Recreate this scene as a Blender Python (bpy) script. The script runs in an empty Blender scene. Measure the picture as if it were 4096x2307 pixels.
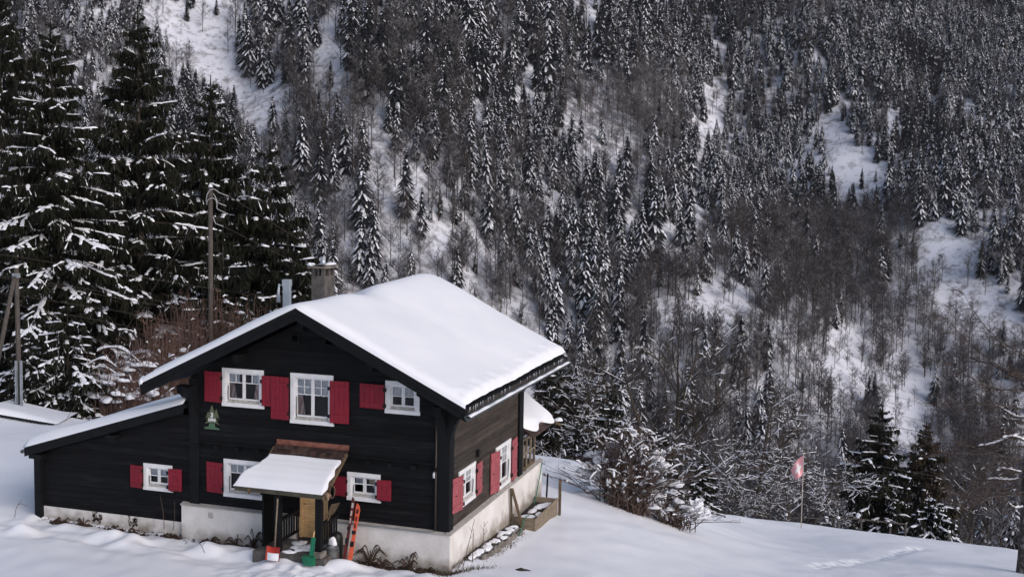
import bpy, math, random
import numpy as np
from mathutils import Vector, Matrix

random.seed(7)
rng = np.random.default_rng(7)
scene = bpy.context.scene
COL = scene.collection

# ------------------------------------------------------------------ camera
CAM = np.array([10.2297, -27.3794, 9.1099])
YAW, PIT, ROL, FOC = 0.3018, -0.0831, 0.0177, 4398.74      # FOC in pixels of a 4096 wide frame
FW = np.array([-math.sin(YAW)*math.cos(PIT), math.cos(YAW)*math.cos(PIT), math.sin(PIT)])
RT0 = np.array([math.cos(YAW), math.sin(YAW), 0.0])
UP0 = np.cross(RT0, FW)
RT = math.cos(ROL)*RT0 + math.sin(ROL)*UP0
UP = -math.sin(ROL)*RT0 + math.cos(ROL)*UP0
HF = np.array([-math.sin(YAW), math.cos(YAW)])             # horizontal view direction
HR = np.array([math.cos(YAW), math.sin(YAW)])


def ray(u, v):
    return FW + RT*(u-2048)/FOC - UP*(v-1153.5)/FOC


def at(u, v, ax, val):
    d = ray(u, v)
    return CAM + d*((val-CAM[ax])/d[ax])


def dep(u, v, d):
    return CAM + ray(u, v)*d


def project(P):
    P = np.atleast_2d(P) - CAM
    z = P @ FW
    return 2048 + FOC*(P @ RT)/z, 1153.5 - FOC*(P @ UP)/z, z


cam_data = bpy.data.cameras.new('camera')
cam = bpy.data.objects.new('camera', cam_data)
COL.objects.link(cam)
m = Matrix.Identity(4)
for i in range(3):
    m[i][0], m[i][1], m[i][2], m[i][3] = RT[i], UP[i], -FW[i], CAM[i]
cam.matrix_world = m
cam_data.sensor_width = 36
cam_data.lens = FOC/4096*36
cam_data.clip_end = 6000
scene.camera = cam

# ------------------------------------------------------------------ light
SUN = np.array([0.78, -0.38, 0.50]); SUN /= np.linalg.norm(SUN)
w = bpy.data.worlds.new('World'); scene.world = w; w.use_nodes = True
nt = w.node_tree; nt.nodes.clear()
sky = nt.nodes.new('ShaderNodeTexSky'); sky.sky_type = 'NISHITA'; sky.sun_disc = False
sky.sun_elevation = math.asin(SUN[2]); sky.sun_rotation = math.atan2(SUN[0], SUN[1])
sky.air_density = 1.0; sky.dust_density = 2.2; sky.ozone_density = 1.0
hs = nt.nodes.new('ShaderNodeHueSaturation'); hs.inputs['Saturation'].default_value = 0.9
bg = nt.nodes.new('ShaderNodeBackground'); bg.inputs['Strength'].default_value = 0.125
wo = nt.nodes.new('ShaderNodeOutputWorld')
nt.links.new(sky.outputs[0], hs.inputs['Color']); nt.links.new(hs.outputs[0], bg.inputs[0]); nt.links.new(bg.outputs[0], wo.inputs[0])
sd = bpy.data.lights.new('sun', 'SUN'); sd.energy = 1.25; sd.angle = math.radians(50); sd.color = (1.0, 0.955, 1.0)
so = bpy.data.objects.new('sun', sd); COL.objects.link(so)
so.rotation_euler = Vector(SUN).to_track_quat('Z', 'Y').to_euler()
so.location = (30, 10, 40)
vs = scene.view_settings
vs.view_transform = 'Standard'; vs.look = 'None'; vs.gamma = 1.0; vs.exposure = 0.12
try:
    scene.display_settings.display_device = 'sRGB'
except Exception:
    pass
scene.cycles.max_bounces = 6
scene.cycles.diffuse_bounces = 3
scene.cycles.transparent_max_bounces = 12


# ------------------------------------------------------------------ materials
def N(nt, t, **kw):
    n = nt.nodes.new(t)
    for k, v in kw.items():
        setattr(n, k, v)
    return n


def mat(name, col, rough=0.7, var=0.0, scale=4.0, stretch=(1, 1, 1), bump=0.0, bscale=20.0, island=0.0, col2=None,
        metal=0.0, spec=0.3, lo=0.35, hi=0.65, detail=6.0, coord='Object'):
    """Principled surface: noise between col and col2, brightness change per board, fine bump."""
    m = bpy.data.materials.new(name); m.use_nodes = True
    nt = m.node_tree; b = nt.nodes['Principled BSDF']
    b.inputs['Roughness'].default_value = rough; b.inputs['Metallic'].default_value = metal
    b.inputs['Specular IOR Level'].default_value = spec
    L = nt.links.new
    tc = N(nt, 'ShaderNodeTexCoord'); mp = N(nt, 'ShaderNodeMapping'); mp.inputs['Scale'].default_value = stretch
    L(tc.outputs[coord], mp.inputs[0])
    out = None
    c2 = col2 if col2 else tuple(c*(1-var) for c in col)
    nz = N(nt, 'ShaderNodeTexNoise'); nz.inputs['Scale'].default_value = scale; nz.inputs['Detail'].default_value = detail
    L(mp.outputs[0], nz.inputs['Vector'])
    rp = N(nt, 'ShaderNodeMapRange'); rp.inputs['From Min'].default_value = lo; rp.inputs['From Max'].default_value = hi
    L(nz.outputs['Fac'], rp.inputs['Value'])
    mx = N(nt, 'ShaderNodeMix', data_type='RGBA')
    mx.inputs[6].default_value = (*col, 1); mx.inputs[7].default_value = (*c2, 1)
    L(rp.outputs[0], mx.inputs[0])
    out = mx.outputs[2]
    if island:
        ge = N(nt, 'ShaderNodeNewGeometry')
        mr = N(nt, 'ShaderNodeMapRange'); mr.inputs['To Min'].default_value = 1-island; mr.inputs['To Max'].default_value = 1+island
        L(ge.outputs['Random Per Island'], mr.inputs['Value'])
        sc = N(nt, 'ShaderNodeVectorMath', operation='SCALE')
        L(out, sc.inputs[0]); L(mr.outputs[0], sc.inputs['Scale'])
        out = sc.outputs[0]
    L(out, b.inputs['Base Color'])
    if bump:
        n2 = N(nt, 'ShaderNodeTexNoise'); n2.inputs['Scale'].default_value = bscale; n2.inputs['Detail'].default_value = 5
        L(mp.outputs[0], n2.inputs['Vector'])
        bp = N(nt, 'ShaderNodeBump'); bp.inputs['Strength'].default_value = bump; bp.inputs['Distance'].default_value = 0.05
        L(n2.outputs['Fac'], bp.inputs['Height']); L(bp.outputs[0], b.inputs['Normal'])
    return m


M = {}
M['snow'] = mat('snow', (.84, .845, .88), .65, col2=(.80, .81, .86), scale=.8, bump=.12, bscale=3.5, spec=.2)
M['snow_tree'] = mat('tree_snow', (.83, .84, .88), .7, col2=(.72, .73, .78), scale=2, bump=.3, bscale=9, spec=.15)
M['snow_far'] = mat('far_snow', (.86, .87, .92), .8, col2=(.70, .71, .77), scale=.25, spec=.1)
M['wood_black'] = mat('black_boards', (.0045, .0048, .0060), .72, col2=(.014, .0145, .016), lo=.50, hi=.80, scale=2.4, stretch=(.45, 1, 4), bump=.25, bscale=9, island=.35, spec=.15)
M['trim_black'] = mat('black_trim', (.0065, .0072, .0088), .7, var=.4, scale=5, bump=.15, spec=.18)
M['wood_brown'] = mat('weathered_brown_boards', (.060, .046, .038), .8, col2=(.027, .021, .018), scale=2.2, stretch=(1, .55, 2.6), bump=.3, bscale=10, island=.35, lo=.3, hi=.7)
M['white_paint'] = mat('white_paint', (.80, .80, .82), .5, col2=(.70, .70, .71), scale=5, bump=.08, spec=.35)
M['white_worn'] = mat('worn_white_paint', (.60, .58, .56), .6, col2=(.35, .32, .30), scale=9, stretch=(1, 1, 3), bump=.15)
M['red'] = mat('red_paint', (.215, .0105, .026), .6, col2=(.165, .008, .020), scale=4, stretch=(5, 5, .6), bump=.15, bscale=9, island=.10, spec=.3)
M['red_pale'] = mat('pale_red_paint', (.32, .085, .10), .75, col2=(.25, .058, .07), scale=5, stretch=(5, 5, .6), bump=.2, bscale=9, island=.15)  # paler, pinker red for the shutters of the right side wall
M['iron'] = mat('dark_iron', (.012, .012, .013), .6, metal=.4)
M['plaster'] = None
M['copper'] = mat('copper', (.36, .15, .105), .45, col2=(.22, .085, .06), scale=6, metal=.55, bump=.2, bscale=10)
M['tiles'] = mat('brown_tiles', (.035, .02, .016), .7, col2=(.07, .042, .036), scale=8, bump=.3, island=.5)
M['tile_ends'] = mat('dark_tile_ends', (.020, .016, .015), .8, col2=(.04, .032, .03), scale=8, bump=.3)
M['pine'] = mat('pine_board', (.60, .40, .21), .5, col2=(.46, .29, .14), scale=3, stretch=(1, 1, 8), bump=.1, island=.15)
M['wood_old'] = mat('old_grey_brown_wood', (.16, .11, .065), .8, col2=(.09, .065, .045), scale=6, stretch=(3, 3, .6), bump=.3)
M['wood_plank'] = mat('raw_planks', (.25, .20, .15), .8, col2=(.16, .125, .09), scale=4, stretch=(1, 1, 6), bump=.3, island=.15)
M['wood_pole'] = mat('weathered_pole_wood', (.105, .09, .08), .85, col2=(.06, .052, .046), scale=5, stretch=(6, 6, .5), bump=.3)
M['concrete'] = mat('rough_concrete', (.125, .112, .105), .9, col2=(.065, .058, .055), scale=4, bump=.6, bscale=9)
M['stone'] = mat('grey_stone', (.24, .215, .195), .9, col2=(.12, .105, .09), scale=6, bump=.6, bscale=9, island=.2)
M['zinc'] = mat('zinc', (.45, .48, .52), .4, col2=(.34, .37, .41), scale=3, metal=.6, spec=.4)
M['gutter'] = mat('dark_zinc', (.07, .085, .09), .5, metal=.3)
M['orange'] = mat('orange_ski', (.72, .13, .06), .35, col2=(.62, .11, .06), scale=6)
M['ski_dark'] = mat('dark_ski', (.07, .03, .028), .4, col2=(.16, .02, .02), scale=7, stretch=(1, 1, .4))
M['black_plastic'] = mat('black_plastic', (.012, .012, .013), .45)
M['green_plastic'] = mat('green_plastic', (.012, .16, .085), .4, col2=(.01, .12, .065), scale=5)
M['red_plastic'] = mat('red_plastic', (.42, .03, .02), .4, col2=(.3, .03, .02), scale=6)
M['grey_plastic'] = mat('grey_bucket', (.09, .095, .10), .5, col2=(.14, .145, .15), scale=6)
M['wicker'] = mat('wicker', (.12, .06, .04), .8, col2=(.05, .03, .02), scale=30)
M['bone'] = mat('bone', (.33, .22, .16), .7, col2=(.2, .13, .09), scale=12)
M['fern'] = mat('dead_fern', (.055, .030, .018), .9, col2=(.028, .016, .011), scale=9)
M['grass_dry'] = mat('dry_grass', (.13, .105, .06), .9, col2=(.06, .05, .03), scale=9)
M['earth'] = mat('earth', (.045, .035, .028), .95, col2=(.02, .016, .013), scale=7, bump=.5)
M['sign_green'] = mat('sign_green', (.12, .135, .085), .6, col2=(.085, .105, .065), scale=9)
M['sign_base'] = mat('sign_dark_green', (.07, .14, .085), .6)
M['hose'] = mat('green_hose', (.02, .16, .10), .45)
M['flag_red'] = mat('flag_red', (.84, .40, .42), .8, col2=(.78, .35, .37), scale=4)
M['flag_white'] = mat('flag_white', (.78, .77, .77), .8)
M['cable'] = mat('cable', (.06, .045, .04), .6)
M['cable_light'] = mat('light_cable', (.36, .35, .36), .5)
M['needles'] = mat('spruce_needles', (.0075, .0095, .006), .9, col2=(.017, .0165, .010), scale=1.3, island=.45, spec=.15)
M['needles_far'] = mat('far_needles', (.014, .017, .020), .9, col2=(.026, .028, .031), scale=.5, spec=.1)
M['needles_dry'] = mat('dry_needles', (.045, .028, .018), .9, col2=(.022, .02, .012), scale=1.3, island=.45, spec=.15)
M['twig_bush'] = mat('bush_stems', (.13, .088, .072), .9, col2=(.07, .05, .043), scale=1.2)
M['bark'] = mat('bark', (.050, .043, .038), .9, col2=(.085, .078, .072), scale=5, stretch=(2, 2, .5), bump=.5)
M['bark_dark'] = mat('dark_bark', (.045, .034, .027), .9, col2=(.075, .062, .05), scale=5, stretch=(2, 2, .5), bump=.4)
M['twig_brown'] = mat('brown_twigs', (.115, .078, .064), .9, col2=(.06, .042, .036), scale=.6)
M['twig_red'] = mat('red_brown_twigs', (.23, .14, .11), .9, col2=(.12, .076, .063), scale=.6)
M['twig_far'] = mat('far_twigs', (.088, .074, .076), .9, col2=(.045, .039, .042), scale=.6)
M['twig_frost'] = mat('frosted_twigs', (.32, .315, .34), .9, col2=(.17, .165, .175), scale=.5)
M['curtain'] = None
M['ice'] = mat('ice', (.36, .39, .43), .15, spec=.5)
M['cloth_white'] = mat('lace_curtain', (.82, .82, .86), .9, col2=(.58, .59, .64), scale=14, stretch=(1, 1, 1))


def plaster():
    m = mat('white_plaster', (.74, .71, .69), .85, col2=(.62, .585, .56), scale=1.6, bump=.35, bscale=6)
    nt = m.node_tree; L = nt.links.new; b = nt.nodes['Principled BSDF']
    src = b.inputs['Base Color'].links[0].from_socket
    tc = N(nt, 'ShaderNodeTexCoord'); sp = N(nt, 'ShaderNodeSeparateXYZ'); L(tc.outputs['Object'], sp.inputs[0])
    nz = N(nt, 'ShaderNodeTexNoise'); nz.inputs['Scale'].default_value = 2.6; nz.inputs['Detail'].default_value = 8; L(tc.outputs['Object'], nz.inputs['Vector'])
    ml = N(nt, 'ShaderNodeMath', operation='MULTIPLY_ADD'); ml.inputs[1].default_value = -1.1; ml.inputs[2].default_value = -.48
    L(nz.outputs['Fac'], ml.inputs[0])                      # splash dirt: height limit wobbles with noise
    ad = N(nt, 'ShaderNodeMath', operation='SUBTRACT'); L(ml.outputs[0], ad.inputs[0]); L(sp.outputs['Z'], ad.inputs[1])
    mr = N(nt, 'ShaderNodeMapRange'); mr.inputs['From Min'].default_value = -.35; mr.inputs['From Max'].default_value = .12; L(ad.outputs[0], mr.inputs['Value'])
    mr.inputs['To Max'].default_value = .8
    mx = N(nt, 'ShaderNodeMix', data_type='RGBA'); L(mr.outputs[0], mx.inputs[0]); L(src, mx.inputs[6]); mx.inputs[7].default_value = (.16, .125, .09, 1)
    L(mx.outputs[2], b.inputs['Base Color'])
    return m


M['plaster'] = plaster()


def striped():
    m = mat('striped_curtain', (.55, .46, .44), .9)
    nt = m.node_tree; L = nt.links.new; b = nt.nodes['Principled BSDF']
    tc = N(nt, 'ShaderNodeTexCoord'); wv = N(nt, 'ShaderNodeTexWave'); wv.inputs['Scale'].default_value = 9; wv.bands_direction = 'X'
    L(tc.outputs['Object'], wv.inputs['Vector'])
    mx = N(nt, 'ShaderNodeMix', data_type='RGBA'); mx.inputs[6].default_value = (.78, .72, .72, 1); mx.inputs[7].default_value = (.50, .24, .21, 1)
    L(wv.outputs['Fac'], mx.inputs[0]); L(mx.outputs[2], b.inputs['Base Color'])
    return m


M['curtain'] = striped()


def glass():
    m = bpy.data.materials.new('window_glass'); m.use_nodes = True
    nt = m.node_tree; nt.nodes.clear(); L = nt.links.new
    o = N(nt, 'ShaderNodeOutputMaterial'); mx = N(nt, 'ShaderNodeMixShader'); t = N(nt, 'ShaderNodeBsdfTransparent')
    t.inputs[0].default_value = (.85, .87, .88, 1)
    g = N(nt, 'ShaderNodeBsdfGlossy'); g.inputs['Roughness'].default_value = .03
    f = N(nt, 'ShaderNodeFresnel'); f.inputs[0].default_value = 1.5
    L(f.outputs[0], mx.inputs[0]); L(t.outputs[0], mx.inputs[1]); L(g.outputs[0], mx.inputs[2]); L(mx.outputs[0], o.inputs[0])
    return m


M['glass'] = glass()
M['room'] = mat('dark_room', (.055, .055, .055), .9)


def mountain_mat():
    """Snow with stones, stubble and brushwood showing through."""
    m = mat('mountain_snow', (.80, .81, .88), .85, col2=(.66, .67, .74), scale=.03, spec=.1)
    nt = m.node_tree; L = nt.links.new; b = nt.nodes['Principled BSDF']
    src = b.inputs['Base Color'].links[0].from_socket
    tc = N(nt, 'ShaderNodeTexCoord')
    nz = N(nt, 'ShaderNodeTexNoise'); nz.inputs['Scale'].default_value = .22; nz.inputs['Detail'].default_value = 8; nz.inputs['Roughness'].default_value = .7
    L(tc.outputs['Object'], nz.inputs['Vector'])
    big = N(nt, 'ShaderNodeTexNoise'); big.inputs['Scale'].default_value = .012; big.inputs['Detail'].default_value = 3
    L(tc.outputs['Object'], big.inputs['Vector'])
    ad = N(nt, 'ShaderNodeMath', operation='MULTIPLY_ADD'); ad.inputs[1].default_value = .5; L(big.outputs['Fac'], ad.inputs[0]); L(nz.outputs['Fac'], ad.inputs[2])
    mr = N(nt, 'ShaderNodeMapRange'); mr.inputs['From Min'].default_value = .70; mr.inputs['From Max'].default_value = .88; L(ad.outputs[0], mr.inputs['Value'])
    mr.inputs['To Max'].default_value = .75
    mx = N(nt, 'ShaderNodeMix', data_type='RGBA'); L(mr.outputs[0], mx.inputs[0]); L(src, mx.inputs[6]); mx.inputs[7].default_value = (.10, .085, .085, 1)
    L(mx.outputs[2], b.inputs['Base Color'])
    return m


M['mountain'] = mountain_mat()


# ------------------------------------------------------------------ mesh builder
class MB:
    def __init__(self):
        self.V, self.F, self.I, self.S = [], [], [], []

    def add(self, pts, faces, mi=0, smooth=False):
        o = len(self.V)
        self.V.extend([tuple(p) for p in pts])
        for f in faces:
            self.F.append(tuple(i+o for i in f)); self.I.append(mi); self.S.append(smooth)

    def poly(self, pts, mi=0, smooth=False):
        self.add(pts, [tuple(range(len(pts)))], mi, smooth)

    def hexa(self, p, mi=0):
        """eight corners: bottom four (ccw), top four"""
        self.add(p, [(3, 2, 1, 0), (4, 5, 6, 7), (0, 1, 5, 4), (1, 2, 6, 5), (2, 3, 7, 6), (3, 0, 4, 7)], mi)

    def box(self, x0, x1, y0, y1, z0, z1, mi=0):
        self.hexa([(x0, y0, z0), (x1, y0, z0), (x1, y1, z0), (x0, y1, z0), (x0, y0, z1), (x1, y0, z1), (x1, y1, z1), (x0, y1, z1)], mi)

    def bar(self, a, b, wd, ht, mi=0, up=(0, 0, 1)):
        a, b = np.array(a, float), np.array(b, float)
        d = b-a; d /= np.linalg.norm(d)
        up = np.array(up, float)
        if abs(d @ up) > .95:
            up = np.array([0, 1.0, 0]) if abs(d[1]) < .9 else np.array([1.0, 0, 0])
        s = np.cross(d, up); s /= np.linalg.norm(s); t = np.cross(s, d)
        s, t = s*wd/2, t*ht/2
        self.hexa([a-s-t, a+s-t, b+s-t, b-s-t, a-s+t, a+s+t, b+s+t, b-s+t], mi)

    def prism(self, pts, off, mi=0):
        """extrude polygon pts by vector off"""
        n = len(pts); off = np.array(off, float)
        P = [np.array(p, float) for p in pts]
        Q = [p+off for p in P]
        fs = [tuple(range(n))[::-1], tuple(range(n, 2*n))] + [(i, (i+1) % n, n+(i+1) % n, n+i) for i in range(n)]
        self.add(P+Q, fs, mi)

    def tube(self, pts, rad, n=6, mi=0, smooth=True, cap=True):
        P = [np.array(p, float) for p in pts]
        if not hasattr(rad, '__len__'):
            rad = [rad]*len(P)
        o = len(self.V); ref = None
        for i, p in enumerate(P):
            d = P[min(i+1, len(P)-1)]-P[max(i-1, 0)]
            d = d/(np.linalg.norm(d)+1e-9)
            if ref is None:
                ref = np.array([0, 0, 1.0]) if abs(d[2]) < .9 else np.array([1.0, 0, 0])
            s = np.cross(d, ref); s /= (np.linalg.norm(s)+1e-9); t = np.cross(s, d); ref = t
            for k in range(n):
                a = 2*math.pi*k/n
                self.V.append(tuple(p+rad[i]*(math.cos(a)*s+math.sin(a)*t)))
        for i in range(len(P)-1):
            for k in range(n):
                self.F.append((o+i*n+k, o+i*n+(k+1) % n, o+(i+1)*n+(k+1) % n, o+(i+1)*n+k)); self.I.append(mi); self.S.append(smooth)
        if cap:
            e = o+(len(P)-1)*n
            self.F.append(tuple(range(e, e+n))); self.I.append(mi); self.S.append(False)
            self.F.append(tuple(range(o, o+n))[::-1]); self.I.append(mi); self.S.append(False)

    def lathe(self, c, prof, n=16, mi=0, smooth=True, axis=(0, 0, 1)):
        pts = [(np.array(c, float)+np.array(axis, float)*h) for r, h in prof]
        self.tube(pts, [max(r, 1e-3) for r, h in prof], n, mi, smooth)

    def blob(self, c, r, mi=0, jit=.18, flat=.0, rnd=random):
        """rounded irregular lump with radii r=(rx,ry,rz); flat cuts the underside"""
        o = len(self.V); nu, nv = 12, 8
        ph = [rnd.uniform(0, 6.28) for _ in range(4)]
        for j in range(nv+1):
            th = math.pi*j/nv
            for i in range(nu):
                a = 2*math.pi*i/nu
                k = 1+jit*(math.sin(2*a+ph[0]+th)+.6*math.sin(3*a+ph[1]-2*th)+.5*math.sin(3*th+ph[2]))
                z = math.cos(th)*k
                if z < -flat and flat > 0:
                    z = -flat+(z+flat)*.2
                self.V.append((c[0]+r[0]*k*math.sin(th)*math.cos(a), c[1]+r[1]*k*math.sin(th)*math.sin(a), c[2]+r[2]*z))
        for j in range(nv):
            for i in range(nu):
                self.F.append((o+j*nu+i, o+(j+1)*nu+i, o+(j+1)*nu+(i+1) % nu, o+j*nu+(i+1) % nu)); self.I.append(mi); self.S.append(True)

    def grid(self, fn, nu, nv, mi=0, smooth=True):
        o = len(self.V)
        for j in range(nv+1):
            for i in range(nu+1):
                self.V.append(tuple(fn(i/nu, j/nv)))
        for j in range(nv):
            for i in range(nu):
                a = o+j*(nu+1)+i
                self.F.append((a, a+1, a+nu+2, a+nu+1)); self.I.append(mi); self.S.append(smooth)

    def mesh(self, name, mats):
        me = bpy.data.meshes.new(name)
        me.from_pydata(self.V, [], self.F)
        for mm in (mats if isinstance(mats, (list, tuple)) else [mats]):
            me.materials.append(M[mm] if isinstance(mm, str) else mm)
        me.polygons.foreach_set('material_index', self.I)
        me.polygons.foreach_set('use_smooth', self.S)
        me.update()
        return me

    def build(self, name, mats, parent=None):
        o = bpy.data.objects.new(name, self.mesh(name, mats))
        COL.objects.link(o)
        if parent is not None:
            o.parent = parent
            if parent.type == 'EMPTY':
                o.matrix_parent_inverse = Matrix.Translation(-Vector(parent.location))
        return o


def tag(o, label=None, cat=None, group=None, kind=None):
    if label: o['label'] = label
    if cat: o['category'] = cat
    if group: o['group'] = group
    if kind: o['kind'] = kind
    return o


def empty(name, loc, label, cat, group=None):
    """a thing: an Empty at its base; parts are built in world coordinates and parented with an inverse"""
    o = bpy.data.objects.new(name, None); o.location = Vector([float(c) for c in loc]); o.empty_display_size = .3
    COL.objects.link(o)
    return tag(o, label, cat, group)


def copy_tree(o, parent=None):
    c = o.copy(); COL.objects.link(c)
    if parent is not None:
        c.parent = parent
    for ch in o.children:
        copy_tree(ch, c)
    return c


# ------------------------------------------------------------------ terrain
CT = np.array([
    (-13.5, -.4, -.88), (-11, -.4, -.90), (-8.3, -.4, -.93), (-6, -.7, -.92), (-4, -1.5, -.84), (-2, -.9, -.90), (0, -.6, -.92), (.5, .4, -1.0),
    (.6, 2.5, -1.22), (.9, 5.4, -1.40), (.95, 8.2, -1.57), (.5, 9.6, -1.55), (-4, 11, -1.3), (-10, 10, -.8), (-13, 6, -.6), (-8, 4, -1.0),
    (-14.15, -.24, -.89), (-17.15, 3.17, -.77), (-20.08, 6.49, -.55), (-25.1, 11.24, -.5), (-19.5, 9.8, -.95), (-22.3, 11, -.85), (-11.1, -3.7, -.90),
    (-6.6, -2.8, -.92), (-1.5, -1.6, -.86), (1.67, .22, -1.0), (-10, -10, -.6), (0, -8, -.3), (8, -8, -.8), (-20, -8, -.4), (0, -25, 1.0),
    (22, -15, -.5), (-25, -25, 1.5), (25, -30, 1.0), (3.75, 2.27, -1.42), (2.85, 6.2, -1.66), (7.39, 8.51, -3.01), (6.4, 18, -4.78), (11.4, 12.8, -3.94),
    (16.3, 15.4, -4.45), (4.54, 22.17, -5.25), (8.3, 25.2, -6.56), (12.8, 26.6, -6.86), (18.0, 28.3, -7.45), (2.2, 13.25, -2.66),
    (-2.5, 17, -2.1), (-.43, 17.7, -2.2), (2.1, 19.4, -3.7), (-9, 16, -1.3), (-16, 17, -1.7), (-22, 20, -1.7), (-32, 14, -.2), (30, 20, -5.8), (24, 6, -2.4)])


def tps_fit(P, z, lam=.02):
    n = len(P); d = np.linalg.norm(P[:, None]-P[None], axis=2)
    K = np.where(d > 0, d*d*np.log(d+1e-9), 0)+lam*np.eye(n)
    A = np.zeros((n+3, n+3)); A[:n, :n] = K; A[:n, n] = 1; A[:n, n+1:] = P; A[n, :n] = 1; A[n+1:, :n] = P.T
    return np.linalg.solve(A, np.concatenate([z, np.zeros(3)]))


TW = tps_fit(CT[:, :2], CT[:, 2])


def tps(x, y):
    X = np.stack([np.ravel(x), np.ravel(y)], 1); out = np.empty(len(X))
    for s in range(0, len(X), 20000):
        q = X[s:s+20000]
        d = np.linalg.norm(q[:, None]-CT[None, :, :2], axis=2)
        out[s:s+20000] = np.where(d > 0, d*d*np.log(d+1e-9), 0) @ TW[:-3] + TW[-3] + q @ TW[-2:]
    return out.reshape(np.shape(x))


def vnoise(x, y, seed=0):
    """smooth value noise, numpy"""
    xi = np.floor(x).astype(np.int64); yi = np.floor(y).astype(np.int64)
    fx = x-xi; fy = y-yi; fx = fx*fx*(3-2*fx); fy = fy*fy*(3-2*fy)

    def h(a, b):
        n = (a*374761393+b*668265263+seed*974634777) & 0x7fffffff
        n = ((n ^ (n >> 13))*1274126177) & 0x7fffffff
        return ((n ^ (n >> 16)) & 0xffff)/65535.0
    return (h(xi, yi)*(1-fx)+h(xi+1, yi)*fx)*(1-fy)+(h(xi, yi+1)*(1-fx)+h(xi+1, yi+1)*fx)*fy


def sstep(a, b, x):
    t = np.clip((x-a)/(b-a), 0, 1)
    return t*t*(3-2*t)


def FR(x, y):
    dx, dy = np.asarray(x)-CAM[0], np.asarray(y)-CAM[1]
    return dx*HF[0]+dy*HF[1], dx*HR[0]+dy*HR[1]


def XY(F, R):
    return CAM[0]+F*HF[0]+R*HR[0], CAM[1]+F*HF[1]+R*HR[1]


def edge_F(R):
    return 48.0+6.5*sstep(4, 16, R)


RIDGE = np.array([(-400, 380), (0, 620), (130, 700), (270, 800), (535, 1060), (780, 1230), (1000, 1400), (1300, 1500)], float)   # (v, u) of the gully line


def ground(x, y, micro=True):
    x = np.asarray(x, float); y = np.asarray(y, float)
    F, R = FR(x, y)
    Fe = edge_F(R)
    Fc = np.minimum(F, Fe)
    cx, cy = XY(Fc, R)
    z = tps(np.clip(cx, -40, 40), np.clip(cy, -45, 45))
    d = np.maximum(0, F-Fe)
    fall = z-.23*d-.21*d*d/(d+9)
    # opposite mountain side
    t = R/np.maximum(F, 30)
    s = .72-.26*sstep(-.25, .45, t)
    F0 = 300+30*np.sin(R/110.)+25*sstep(0, .5, t)
    rise = -96+s*(F-F0)
    k = np.clip((F-F0)/160, 0, 1)
    rise = rise+k*(14*np.sin(R/52.+F/260.)+9*np.sin(R/23.+1.3+F/170.)+22*(vnoise(x/85., y/85., 3)-.5)+7*(vnoise(x/24., y/24., 5)-.5))
    P = np.stack([x, y, rise], -1).reshape(-1, 3)
    u, v, zz = project(P)
    u = u.reshape(x.shape); v = v.reshape(x.shape)
    lu = np.interp(v, RIDGE[:, 0], RIDGE[:, 1])
    rise = rise+k*13*sstep(0, 260, lu-u)
    kk = 12.0
    mxv = np.where(F > 120, np.maximum(fall, rise)+np.log1p(np.exp(-np.abs(fall-rise)/kk))*kk, fall)
    z = np.where(F > 120, fall+(mxv-fall)*sstep(120, 200, F), fall)
    if micro:
        wgt = 1-sstep(60, 90, F)
        z = z+wgt*(.13*(vnoise(x/2.6, y/2.6, 11)-.5)+.06*(vnoise(x/.9, y/.9, 12)-.5)+.022*(vnoise(x/.33+y*.6, y/.6, 13)-.5))
        # soft mounds along the house front and trodden snow at the door
        mb = np.exp(-((y+1.15)/.75)**2)*sstep(-15.5, -13, x)*(1-sstep(1.2, 2.2, x))
        z = z+wgt*mb*(.40*(vnoise(x/.85, y/.5, 21)-.40)+.10*(vnoise(x/.3, y/.3, 22)-.5))
        wl = np.exp(-((y+.15)/.35)**2)*sstep(-13.6, -13.2, x)*(1-sstep(.1, .5, x))*(y > -1)
        z = z-wgt*.10*wl
        tr = np.exp(-(((x+3.3)/1.6)**2+((y+2.3)/.8)**2))
        z = z+tr*(.28*(vnoise(x/.24, y/.22, 31)-.55)+.08*(vnoise(x/.1, y/.1, 32)-.5))
        # footprint trail on the right field
        a = np.array([9.3, 12.6]); b = np.array([13.6, 26.0])
        q = np.clip(((x-a[0])*(b-a)[0]+(y-a[1])*(b-a)[1])/((b-a)@(b-a)), 0, 1)
        dd = np.hypot(x-(a[0]+q*(b-a)[0])-.25*np.sin(q*7), y-(a[1]+q*(b-a)[1]))
        z = z-wgt*.07*np.exp(-(dd/.42)**2)
        L_ = np.hypot(*(b-a)); n_ = int(L_/.36); dv = (b-a)/L_; nv = np.array([-dv[1], dv[0]])
        for i in range(n_):
            cq = a+dv*(i+.5)*.36+nv*((.17 if i % 2 else -.17)+.06*math.sin(i*2.3)); cq = cq+nv*.25*math.sin(7*(i+.5)/n_)*0
            r2 = ((x-cq[0])**2+(y-cq[1])**2)
            z = z-wgt*.17*np.exp(-r2/.025)+wgt*.05*np.exp(-r2/.09)
        # hollow round the bush
        z = z-wgt*.18*np.exp(-(((x+.2)/1.2)**2+((y-13.3)/.8)**2))
    return z


def gz(x, y):
    return float(ground(np.array([x]), np.array([y]))[0])


def axis_pts(segs):
    out = []
    for a, b, st in segs:
        n = max(1, int(round((b-a)/st)))
        out.extend(list(np.linspace(a, b, n, endpoint=False)))
    out.append(segs[-1][1])
    return np.array(out)


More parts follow.
